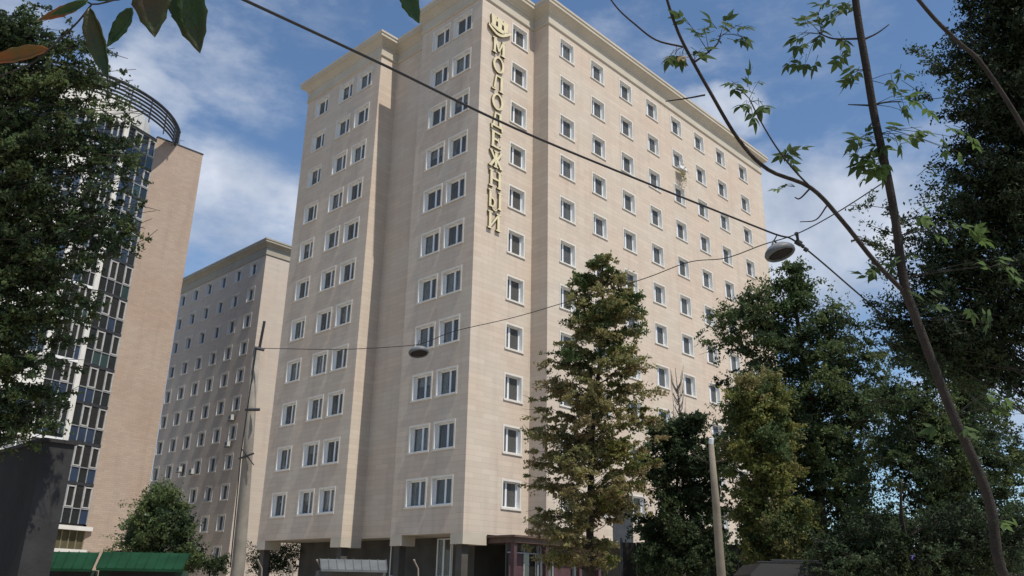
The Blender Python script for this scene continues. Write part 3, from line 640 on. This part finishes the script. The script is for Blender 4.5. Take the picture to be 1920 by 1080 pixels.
# bare pale sapling
bt = thing('bare_sapling', 'pale leafless sapling standing before the long wall above the dark small tree', 'tree', gnd(1278,31.5))
b = MB(); tp_ = [gnd(1278,31.5), P(1280,900,31.5), P(1275,780,31.5), P(1266,690,31.5)]; b.tube(catmull(tp_,4), [.07-.06*i/12 for i in range(13)], 6); b.obj('trunk', mat('pale_bark', (.30,.27,.24), .9, .2, 5), bt)
b = MB()
for k in range(46):
    y = rng.uniform(720, 830); x = np.interp(y, [690,900], [1266,1280]); s_ = rng.choice((-1,1)); ln = rng.uniform(8, 22)
    b.tube([P(x,y,31.5), P(x+s_*ln*.5, y-ln*.9, 31.5+rng.normal()*.2), P(x+s_*ln*.6, y-ln*2.2, 31.5+rng.normal()*.3)], [.02,.014,.006], 4, cap=False)
b.obj('branches', MATS['pale_bark'], bt)
# plant hanging at the window box
A = rng.normal(size=(260,3))*np.array([.22,.12,.42])+np.array([0,-.1,-.55]); link('foliage', leaf_mesh('foliage', A, .13, L_OLIVE), hp, loc=(0,0,0))

# ------------------------------------------------------------------ close maple sapling
def leaflet_pts(L_, w, fold=.18):
    xs = [0, .15, .35, .6, .82, 1.0]; ws = [0, .34, .5, .42, .2, 0]; v = []; f = []
    for i, (x, ww) in enumerate(zip(xs, ws)):
        z = -.18*x*x*L_; v.append((x*L_, 0, z))
        if 0 < i < 5: v.append((x*L_-.03*L_, ww*w, z+fold*ww*w)); v.append((x*L_-.03*L_, -ww*w, z+fold*ww*w))
    # indices: 0, (1,2,3), (4,5,6), (7,8,9), (10,11,12), 13
    f = [(0,1,2), (0,3,1), (1,4,5,2), (1,3,6,4), (4,7,8,5), (4,6,9,7), (7,10,11,8), (7,9,12,10), (10,13,11), (10,12,13)]
    return v, f
def compound(n, L_, spread=1.0):
    mb = MB()
    def put(org, ang, tilt, s):
        v, f = leaflet_pts(L_*s, L_*s*.44); Mx = Matrix.Translation(org) @ Matrix.Rotation(ang, 4, 'Z') @ Matrix.Rotation(tilt, 4, 'Y'); b0 = len(mb.v)
        mb.v += [tuple(Mx @ Vector(q)) for q in v]; mb.f += [tuple(b0+i for i in q) for q in f]; mb.mi += [0]*len(f)
    st = L_*.9; mb.tube([(0,0,0), (st, 0, -.03)], [.0022, .0015], 4)
    put((st,0,-.03), 0, .25, 1.05)
    for k in range((n-1)//2):
        for s_ in (-1, 1): put((st*(.95-.4*k), 0, -.02), s_*(.95+.15*k), .2+.15*k, .9-.1*k)
    return mb
LEAFM = [compound(n, .088) for n in (3, 5, 5, 3)]
M_BR = leafmat('sapling_leaves', (.060, .095, .030), (.045, .072, .030), sc=5, trans=.4); M_BR2 = leafmat('sapling_leaves_bright', (.085, .135, .035), (.06, .10, .03), sc=5, trans=.45)
M_TAN = leafmat('sapling_leaves_dry', (.30, .21, .11), (.20, .15, .07), sc=5, trans=.3)
leafmeshes = {k: [q.mesh('leaf', mm) for q in LEAFM] for k, mm in (('g', M_BR), ('b', M_BR2), ('t', M_TAN))}
DM = 5.6
sap = thing('maple_sapling', 'thin dark stemmed sapling leaning across the right side close to the camera', 'tree', gnd(1990, DM))
tk = [gnd(1990,DM), P(1935,1180,DM), P(1876,1065,DM), P(1857,948,DM), P(1820,850,DM), P(1781,765,DM), P(1719,601,DM), P(1695,530,DM), P(1680,420,DM), P(1662,320,DM), P(1640,220,DM), P(1625,130,DM), P(1608,30,DM), P(1595,-80,DM)]
b = MB(); rp = [10.5, 10, 9.6, 9.2, 8.8, 8.6, 8.2, 8.4, 7.6, 7.4, 7.2, 7, 6.6, 6.2]; tkc = catmull(tk, 4)
b.tube(tkc, [np.interp(i/4, range(14), rp)*DM/FPX for i in range(len(tkc))], 12); b.obj('trunk', BARKG, sap, smooth=True)
def spx(pts, d=DM): return [P(x, y, d+(k*.0)) for k, (x, y) in enumerate(pts)]
def branch(pts, r0p, r1p, d=DM, dd=0.0):
    q = catmull([P(x, y, d+dd*i/(len(pts)-1)) for i, (x, y) in enumerate(pts)], 5); m_ = MB()
    m_.tube(q, [(r0p+(r1p-r0p)*i/(len(q)-1))*d/FPX for i in range(len(q))], 8); m_.obj('branch', BARKG, sap, smooth=True)
branch([(1700,552), (1640,490), (1580,415), (1520,352), (1440,318), (1385,262), (1330,170), (1283,85), (1262,35), (1245,-20)], 4.6, 2.2, dd=-.5)
branch([(1281,88), (1230,75), (1190,45), (1160,18), (1135,-15)], 1.9, 1.4, DM-.5)
branch([(1300,118), (1325,100), (1345,82), (1352,62)], 2.0, 1.2, DM-.5)
branch([(1525,356), (1490,320), (1455,275), (1425,225), (1405,185)], 1.9, 1.1, DM-.2, -.1)
branch([(1322,178), (1290,184), (1248,190)], 1.8, 1.0, DM-.45)
branch([(1520,352), (1500,372), (1490,370)], 1.8, 1.0, DM-.2)
branch([(1551,385), (1530,412), (1500,416)], 1.6, .8, DM-.1)
branch([(1618,72), (1590,73), (1560,72), (1535,62)], 2.2, 1.2)
branch([(1620,74), (1645,62), (1667,46)], 2.0, .9)
branch([(1640,198), (1615,197), (1590,196)], 2.2, .9)
branch([(1640,196), (1660,192), (1690,190)], 2.0, .9)
branch([(2000,420), (1930,260), (1845,125), (1800,82), (1755,38), (1710,-15)], 4.6, 3.4, DM-.6)
nleaf = 0
def cluster(cx_, cy_, rx, ry, n, kind='g', scale=1.0, d=DM, src=None):
    global nleaf
    s_ = src or (cx_, cy_); S0 = P(s_[0], s_[1], d)
    for k in range(n):
        th = rng.uniform(0, 2*math.pi); q = math.sqrt(rng.random()); x = cx_+rx*q*math.cos(th); y = cy_+ry*q*math.sin(th)
        pt = P(x, y, d+rng.normal()*.06)
        o = bpy.data.objects.new('leaf', leafmeshes[kind][int(rng.integers(0, 4))]); COL.objects.link(o); o.parent = sap
        dv = (pt-S0); dv = dv.normalized() if dv.length > 1e-4 else Vector((1,0,0)); dv = (dv + Vector(rng.normal(size=3))*.45 + Vector((0,0,-.25))).normalized()
        upv = (Vector(rng.normal(size=3))*.35+Vector((0,0,1))-fw*.7); z = (upv-dv*upv.dot(dv)).normalized(); y_ = z.cross(dv)
        Mx = Matrix((dv, y_, z)).transposed().to_4x4(); sc = scale*rng.uniform(.7, 1.1)
        o.location = pt-sap.location-dv*.06*sc; o.rotation_euler = Mx.to_euler(); o.scale = (sc,)*3; nleaf += 1
        if k % 2 == 0:
            w_ = MB(); w_.tube([S0, S0.lerp(pt, .5)+Vector((0,0,.01)), pt], [.0028, .002, .0013], 4, cap=False); w_.obj('twig', BARKG, sap)
cluster(1305, 45, 28, 22, 4, src=(1330,100), d=DM-.5); cluster(1355, 50, 45, 22, 6, src=(1350,70), d=DM-.5); cluster(1390, 68, 18, 8, 3, src=(1355,64), d=DM-.5); cluster(1308, 85, 14, 14, 3, src=(1300,118), d=DM-.5)
cluster(1262, 106, 26, 7, 3, 't', .8, src=(1283,88), d=DM-.5); cluster(1250, 110, 30, 16, 4, src=(1283,88), d=DM-.5)
cluster(1400, 152, 38, 14, 6, src=(1405,185), d=DM-.3); cluster(1400, 198, 36, 18, 6, src=(1410,190), d=DM-.3)
cluster(1525, 60, 42, 32, 13, src=(1540,64)); cluster(1505, 115, 30, 20, 4, src=(1530,70)); cluster(1575, 14, 36, 14, 6, src=(1608,10)); cluster(1612, 140, 24, 20, 5, src=(1625,130))
cluster(1575, 85, 12, 26, 3, src=(1580,73)); cluster(1530, 0, 20, 8, 2, src=(1600,-20))
cluster(1485, 290, 22, 22, 6, src=(1470,295), d=DM-.2); cluster(1468, 348, 16, 9, 3, 'b', .7, src=(1490,350), d=DM-.2)
cluster(1625, 275, 30, 34, 12, 'g', 1.1, src=(1655,270)); cluster(1665, 300, 30, 24, 8, 'b', 1.1, src=(1660,290)); cluster(1610, 320, 14, 20, 3, src=(1655,300)); cluster(1700, 245, 38, 22, 7, 'b', 1.1, src=(1650,250))
cluster(1715, 190, 36, 28, 8, 'b', 1.1, src=(1640,196)); cluster(1790, 260, 40, 26, 6, 'b', 1.0, src=(1660,240))
cluster(1645, 505, 26, 16, 6, src=(1680,520)); cluster(1690, 480, 26, 20, 4, src=(1690,500)); cluster(1800, 432, 44, 22, 8, 'b', 1.1, src=(1690,440)); cluster(1740, 400, 26, 26, 4, 'b', src=(1685,420))
cluster(1880, 500, 34, 24, 6, 'b', src=(1700,520)); cluster(1860, 755, 34, 22, 6, 'b', src=(1790,780)); cluster(1830, 600, 30, 30, 4, 'g', src=(1720,600)); cluster(1880, 970, 26, 12, 4, 'b', src=(1870,980)); cluster(1780, 800, 30, 20, 3, src=(1800,800))
cluster(1740, 560, 24, 20, 4, src=(1710,570)); cluster(1690, 150, 24, 20, 4, 'g', src=(1630,150))

# ------------------------------------------------------------------ creeper leaves at the very top left
cre = thing('overhanging_creeper', 'large drooping dark green leaves with reddish edges hanging at the top left corner', 'plant', P(160,-60,1.5))
M_CR = mat('creeper_leaf', (.026, .060, .014), .45, 0, 14, col2=(.050, .034, .012), trans=.25, spec=.4, bump=.3, bscale=60); M_CG = mat('creeper_leaf_green', (.035, .085, .02), .45, 0, 20, col2=(.02, .05, .014), trans=.3, spec=.4, bump=.3, bscale=60)
M_CO = mat('creeper_leaf_orange', (.30, .07, .015), .5, 0, 14, col2=(.08, .09, .02), trans=.3, spec=.4)
def big_leaf(tip, base, wl, wr, mt, d=1.5, curl=.02, dd=0.0, profw=None):
    """a blade from base (px) to tip (px); wl, wr half widths in px either side of the midrib"""
    n = 12; B_ = P(*base, d); T_ = P(*tip, d+dd); ax = (T_-B_); sidev = fw.cross(ax).normalized(); mb = MB(); s_ = d/FPX
    pw = profw or (lambda t: math.sin(math.pi*min(1, t*1.02)**.8)**.8 if t < .98 else 0.0)
    for i in range(n+1):
        t = i/n; c = B_+ax*t+fw*curl*math.sin(math.pi*t)*.6; w = pw(t); j = 1+.09*math.sin(i*2.3)
        for q, hw in ((-1, wl), (-.5, wl), (0, 0), (.5, wr), (1, wr)):
            off = sidev*(q*hw*w*j*s_); mb.v.append(tuple(c+off-fw*(abs(q)*curl*.8*w)))
    for i in range(n):
        for k in range(4): a = i*5+k; mb.f.append((a, a+1, a+6, a+5)); mb.mi.append(0)
    o = mb.obj('leaf', mt, cre, smooth=True)
    mo = o.modifiers.new('thick', 'SOLIDIFY'); mo.thickness = .0008
big_leaf((375,100), (352,-50), 26, 40, M_CR, curl=.015); big_leaf((290,70), (275,-60), 38, 34, M_CR, 1.45, .012)
big_leaf((345,48), (315,-60), 22, 26, M_CG, 1.55, .01); big_leaf((203,150), (168,14), 14, 22, M_CR, 1.48, .02); big_leaf((200,88), (248,14), 16, 14, M_CG, 1.5, .01)
big_leaf((70,38), (162,4), 11, 9, M_CO, 1.5, .01); big_leaf((95,28), (165,2), 9, 8, M_CG, 1.47, .008); big_leaf((-40,118), (92,92), 12, 15, M_CO, 1.5, .012)
big_leaf((225,0), (150,-12), 10, 8, M_CG, 1.5, .008); big_leaf((786,44), (756,-30), 15, 18, M_CG, 1.6, .01)
for pts in ([(172,8), (145,42), (100,85), (60,118), (-20,150)], [(158,-20), (172,8), (240,-8), (330,-40)], [(755,-30), (700,-60), (330,-60)]):
    b = MB(); b.tube(catmull([P(x,y,1.5) for x,y in pts],4), .0016, 6); b.obj('stem', BARKG, cre)
cre.location = cre.location

# ------------------------------------------------------------------ poles, wires, lamps
pole = thing('utility_pole', 'tall grey utility pole with thin steel top in front of the grey rear block', 'pole', gnd(437,27))
b = MB(); b.tube([gnd(443,27), P(447,1060,27), P(462,880,27), P(481,655,27)], [.22,.21,.165,.12], 14); b.obj('shaft', CONC, pole, smooth=True)
b = MB(); b.tube([P(486,655,26.8), P(496,602,26.8)], .045, 8); b.obj('steel_top', DGREY, pole)
b = MB(); b.tube([P(460,768,26.8), P(487,768,26.8)], .05, 6); b.tube([P(448,860,26.8), P(476,850,26.8)], .03, 6); b.tube([P(452,840,26.8), P(476,872,26.8)], .02, 6); b.obj('cross_arm', DGREY, pole)
b = MB(); b.tube([P(478,652,26.75), P(495,656,26.75)], .06, 6); b.obj('clamp', DGREY, pole)
b = MB(); b.tube([P(480,655,26.7), P(452,850,26.65), P(432,1064,26.6)], .02, 5); b.obj('guy_cable', WIRE, pole)
pole2 = thing('concrete_pole', 'pale slim concrete pole standing between the trees right of the block', 'pole', gnd(1353,20))
b = MB(); b.tube([gnd(1356,20), P(1351,1060,20), P(1343,950,20), P(1333,832,20)], [.11,.105,.09,.065], 12); b.obj('shaft', mat('pale_concrete', (.21,.18,.14), .9, .2, 3, .4), pole2, smooth=True)
b = MB(); b.tube([P(1333,870,20), P(1310,858,20), P(1298,848,19.9)], [.025,.02,.012], 6); b.tube([P(1335,868,20), P(1362,862,20)], [.02,.015], 6); b.obj('bracket', BARK, pole2)
b = MB(); b.tube([P(1333,832,20), P(1334,822,20)], .06, 8); b.obj('insulator', PVC, pole2)

def wire(name, label, pts, r, n=8):
    q = catmull(pts, n); b = MB(); mid = q[0]; b.v = []; b.tube(q, r, 6)
    b.obj(name, WIRE, label=label, category='wire')
wire('overhead_cable', 'thick black cable running from the top left across the lettered block to the right trees',
     [P(380,-36,9), P(480,10,9.6), P(718,121,11.2), P(960,238,13), P(1185,332,15), P(1440,434,17), P(1495,455,17.5), P(1597,540,18.5), P(1660,596,19.2), P(1850,770,21.5)], .019)
wire('lamp_cable', 'thin sagging cable from the utility pole carrying the two hanging street lamps',
     [P(492,653,26.8), P(640,655,26.6), P(767,648,26.1), P(803,640,26), P(852,621,25.5), P(960,596,24.5), P(1050,570,23.4), P(1200,525,21.2), P(1290,492,20.2), P(1360,484,19), P(1430,459,17.4), P(1495,438,16.8), P(1570,398,16), P(1660,340,15)], .011)
cl = thing('cable_clamp', 'small black insulator clamp where the two cables cross at the right', 'clamp', P(1495,448,17.4))
b = MB(); b.tube([P(1493,437,17.3), P(1495,444,17.35), P(1497,456,17.4)], [.045,.03,.03], 8); b.obj('insulator', WIRE, cl)
b = MB(); b.tube([P(1492,452,17.4), P(1502,458,17.4)], .06, 8); b.tube([P(1503,460,17.45), P(1507,463,17.45)], .04, 8); b.tube([P(1508,466,17.5), P(1514,470,17.5)], .045, 8); b.obj('clamp_body', WIRE, cl)
LGREY = mat('light_grey_lamp_housing', (.17,.18,.19), .6, .2, 4, spec=.3); BOWL = mat('shade_dark_lamp_bowl', (.02,.018,.02), .7, .3, 6, spec=.2); RIM = mat('lamp_rim', (.11,.12,.13), .5, .2, 4)  # bowl coloured near black for the shaded underside of the lamp
def lamp(label, c, W_, tilt, yaw):
    root = thing('hanging_street_lamp', label, 'street lamp', c, 'street lamps hung on the lamp cable')
    T = Matrix.Rotation(yaw, 4, 'Z') @ Matrix.Rotation(D2R(-16), 4, 'X') @ Matrix.Rotation(tilt, 4, 'Y')
    def lathe(name, prof, mt, sy=.62):
        mb = MB(); n = 28; k = len(prof)
        for (r, z) in prof:
            for i in range(n): th = 2*math.pi*i/n; mb.v.append(tuple(T @ Vector((r*W_*math.cos(th), r*W_*sy*math.sin(th), z*W_))))
        for j in range(k-1):
            for i in range(n): i2 = (i+1) % n; mb.f.append((j*n+i, j*n+i2, (j+1)*n+i2, (j+1)*n+i)); mb.mi.append(0)
        mb.obj(name, mt, root, smooth=True, loc=(0,0,0))
    lathe('housing', [(.02,.24), (.20,.22), (.34,.16), (.46,.06), (.5,0)], LGREY, .85)
    lathe('rim', [(.5,-.002), (.515,-.03), (.50,-.11), (.46,-.15), (.43,-.15), (.42,-.07)], RIM, .85)
    lathe('bowl', [(.418,-.07), (.34,-.10), (.2,-.125), (.01,-.13)], BOWL, .85)
    b = MB(); b.tube([T @ Vector((-.12*W_,0,.27*W_)), T @ Vector((0,0,.42*W_)), T @ Vector((.12*W_,0,.27*W_))], .02, 6); b.tube([T @ Vector((0,0,.40*W_)), Vector((0,0,.40*W_+.12))], .012, 6); b.obj('hook', WIRE, root, loc=(0,0,0))
    return root
ya = math.atan2(rt.y, rt.x)
lamp('hanging street lamp in front of the left bay windows, smaller of the two', P(785,659,26), .62, D2R(-8), ya)
lamp('larger hanging street lamp against the sky at the right end of the long wall', P(1461,471,17), .64, D2R(-14), ya+.2)
b = MB(); 

# ------------------------------------------------------------------ street level
# dark concrete wall, lower left
cw = thing('dark_concrete_wall', 'dark unlit rendered wall end rising in the lower left corner', 'wall', gnd(66,14))
c0 = P(84,828,14); DKW = mat('dark_shade_render', (.018,.017,.016), .95, .4, 1.2, .5); DKW2 = mat('shade_grey_concrete', (.03,.03,.032), .95, .35, 2, .6)  # tree shade on the wall and its end is put into these dark colours
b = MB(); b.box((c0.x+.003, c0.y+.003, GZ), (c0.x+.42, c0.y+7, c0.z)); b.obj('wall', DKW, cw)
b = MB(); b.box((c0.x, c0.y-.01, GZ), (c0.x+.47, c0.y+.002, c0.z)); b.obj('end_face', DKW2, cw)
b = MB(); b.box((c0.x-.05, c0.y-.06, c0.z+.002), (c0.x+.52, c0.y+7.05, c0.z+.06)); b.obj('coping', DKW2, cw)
# green roofed kiosks
GRN = mat('green_painted_sheet', (.010,.046,.022), .8, .3, 2, spec=.1); GRND = mat('green_sheet_side', (.03,.06,.045), .7, .3, 2)
def kiosk(label, x0, x1, d, ztop, zlow, mt, skew=14, name='kiosk', cat='kiosk', group=None, wallm=None):
    wallm = wallm or GRND
    A = P(x0, ztop, d); B = P(x1, ztop, d); C_ = P(x1-skew, zlow, d-.9); D_ = P(x0-skew, zlow, d-.9)
    z1 = (A.z+B.z)/2; z0 = (C_.z+D_.z)/2
    root = thing(name, label, cat, gnd((x0+x1)/2, d), group)
    def zz(v, z): return Vector((v.x, v.y, z))
    b = MB(); top = [zz(A,z1), zz(B,z1), zz(C_,z0), zz(D_,z0)]; b.face([top[3], top[2], top[1], top[0]]); lo = [v-Vector((0,0,.06)) for v in top]; b.face(lo)
    for i in range(4): j = (i+1) % 4; b.quad(top[i], top[j], lo[j], lo[i])
    b.obj('roof', mt, root)
    b = MB(); nr = max(3, int((B-A).length/.22))
    for i in range(nr+1):
        t = i/nr; p = top[0].lerp(top[1], t)+Vector((0,0,.012)); q = top[3].lerp(top[2], t)+Vector((0,0,.012)); b.tube([p, q], .012, 4)
    b.obj('roof_ribs', mt, root)
    b = MB(); q0, q1 = top[0].lerp(top[3], .25), top[1].lerp(top[2], .25); dn = (top[0]-top[3]); dn.z = 0; dn = dn.normalized()*1.6
    cs = [q0, q1, q1+dn, q0+dn]
    for i in range(4): j = (i+1) % 4; b.quad(zz(cs[i],GZ), zz(cs[j],GZ), zz(cs[j],z0-.02), zz(cs[i],z0-.02))
    b.obj('body', wallm, root)
    e = (top[1]-top[0]).normalized(); w0 = q0.lerp(q1,.12)-dn*.01; w1 = q0.lerp(q1,.88)-dn*.01
    b = MB(); b.quad(zz(w0,GZ+1.0), zz(w1,GZ+1.0), zz(w1,GZ+1.9), zz(w0,GZ+1.9)); b.obj('shutter', DGREY, root)
    return root
kiosk('green roofed kiosk at the lower left, nearer the dark wall', 92, 186, 20, 1035, 1066, GRN, group='green roofed kiosks')
kiosk('wider green roofed kiosk in front of the round bush', 194, 356, 20, 1036, 1066, GRN, group='green roofed kiosks')
kiosk('kiosk with a pale grey folded roof below the wing of the lettered block', 600, 724, 24, 1049, 1068, mat('pale_grey_sheet', (.12,.13,.135), .8, .25, 2), -2, wallm=mat('grey_kiosk_body', (.10,.10,.10), .8, .3, 2))
kiosk('small kiosk with a violet blue roof in the dark lower right', 1682, 1728, 22, 1033, 1045, mat('violet_sheet', (.10,.08,.30), .6, .2, 2), 4, wallm=DGREY)
for (x, lab) in ((545, 'short leaning pale post left of the grey roofed kiosk'), (487, 'short leaning pale post at the foot of the beige wing, leftmost'), (598, 'short leaning pale post touching the grey roofed kiosk'), (780, 'short pale post before the dark ground floor under the left bay')):
    q = thing('street_post', lab, 'post', gnd(x,24)); b = MB(); b.tube([gnd(x+16,24), P(x+4,1066,24), P(x-3,1052,24)], .022, 8); b.obj('shaft', MATS['pale_concrete'], q)
    b = MB(); b.tube([P(x-3,1052,24), P(x-4,1049,24)], .03, 8); b.obj('cap', CONC, q)
# long dark fence behind the right hand trees
fn = thing('dark_fence', 'long low dark fence under the trees at the lower right', 'fence', gnd(1500,34))
a0 = P(1165,1016,33); a1 = P(1990,1030,38); n = 34
for i in range(n):
    p = a0.lerp(a1, i/n); q = a0.lerp(a1, (i+.96)/n); b = MB(); nn = Vector((a1.y-a0.y, a0.x-a1.x, 0)).normalized()*.04
    t = p.z+.05*rng.normal()*.3
    lo = [Vector((p.x,p.y,GZ)), Vector((q.x,q.y,GZ)), Vector((q.x,q.y,t)), Vector((p.x,p.y,t))]; hi = [v+nn for v in lo]
    b.face(lo); b.face(list(reversed(hi)))
    for k in range(4): k2 = (k+1) % 4; b.quad(lo[k], hi[k], hi[k2], lo[k2])
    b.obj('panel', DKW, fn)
for i in range(0, n+1, 4):
    p = a0.lerp(a1, i/n); b = MB(); b.tube([(p.x,p.y,GZ), (p.x,p.y,p.z+.15)], .06, 6); b.obj('post', DGREY, fn)
# two parked vans, only their roofs reach into the frame
VANW = mat('darkened_van_paint', (.015,.014,.013), .6, .2, 1, spec=.5)  # paint darkened to take the sun's brightness off the roofs
def van(label, x, d, yaw):
    base = gnd(x, d); root = thing('parked_van', label, 'van', base, 'vans parked under the trees'); root.rotation_euler.z = yaw
    prof = [(-2.3,.35), (2.35,.35), (2.4,.9), (2.1,1.15), (1.45,2.0), (1.2,2.28), (0,2.36), (-2.1,2.34), (-2.35,2.1), (-2.4,.9)]
    b = MB(); n = len(prof); W2 = .93
    ins = lambda z: W2-(.12 if z > 1.9 else 0)
    l_ = [(x_, -ins(z), z) for x_, z in prof]; r_ = [(x_, ins(z), z) for x_, z in prof]
    b.face(l_); b.face(list(reversed(r_)))
    for i in range(n): j = (i+1) % n; b.quad(l_[i], r_[i], r_[j], l_[j])
    b.obj('body', VANW, root, loc=(0,0,0))
    for sy in (-1, 1):
        b = MB(); b.quad((.3,sy*.945,1.25), (1.5,sy*.945,1.25), (1.25,sy*.90,1.9), (.3,sy*.90,1.9)); b.obj('side_window', GLASSD, root, loc=(0,0,0))
        for xx in (-1.5, 1.5):
            b = MB(); b.tube([(xx,sy*.72,.34), (xx,sy*.95,.34)], .34, 16); w = b.obj('wheel', WIRE, root, loc=(0,0,0))
        b = MB(); b.tube([(2.36,sy*.7,.8), (2.44,sy*.7,.8)], .11, 10); b.obj('headlight', PVC, root, loc=(0,0,0))
    b = MB(); b.quad((2.06,-.8,1.22), (2.06,.8,1.22), (1.55,.75,1.92), (1.55,-.75,1.92)); b.obj('windscreen', GLASSD, root, loc=(0,0,0))
    b = MB(); b.tube([(-1.8,-.6,2.42), (.8,-.6,2.42)], .02, 5); b.tube([(-1.8,.6,2.42), (.8,.6,2.42)], .02, 5); b.obj('roof_rack', DGREY, root, loc=(0,0,0))
van('dark parked van whose roof shows under the yellowing tree', 1575, 20, ya); van('parked van whose roof shows just left of the violet roofed kiosk', 1676, 21.5, ya)
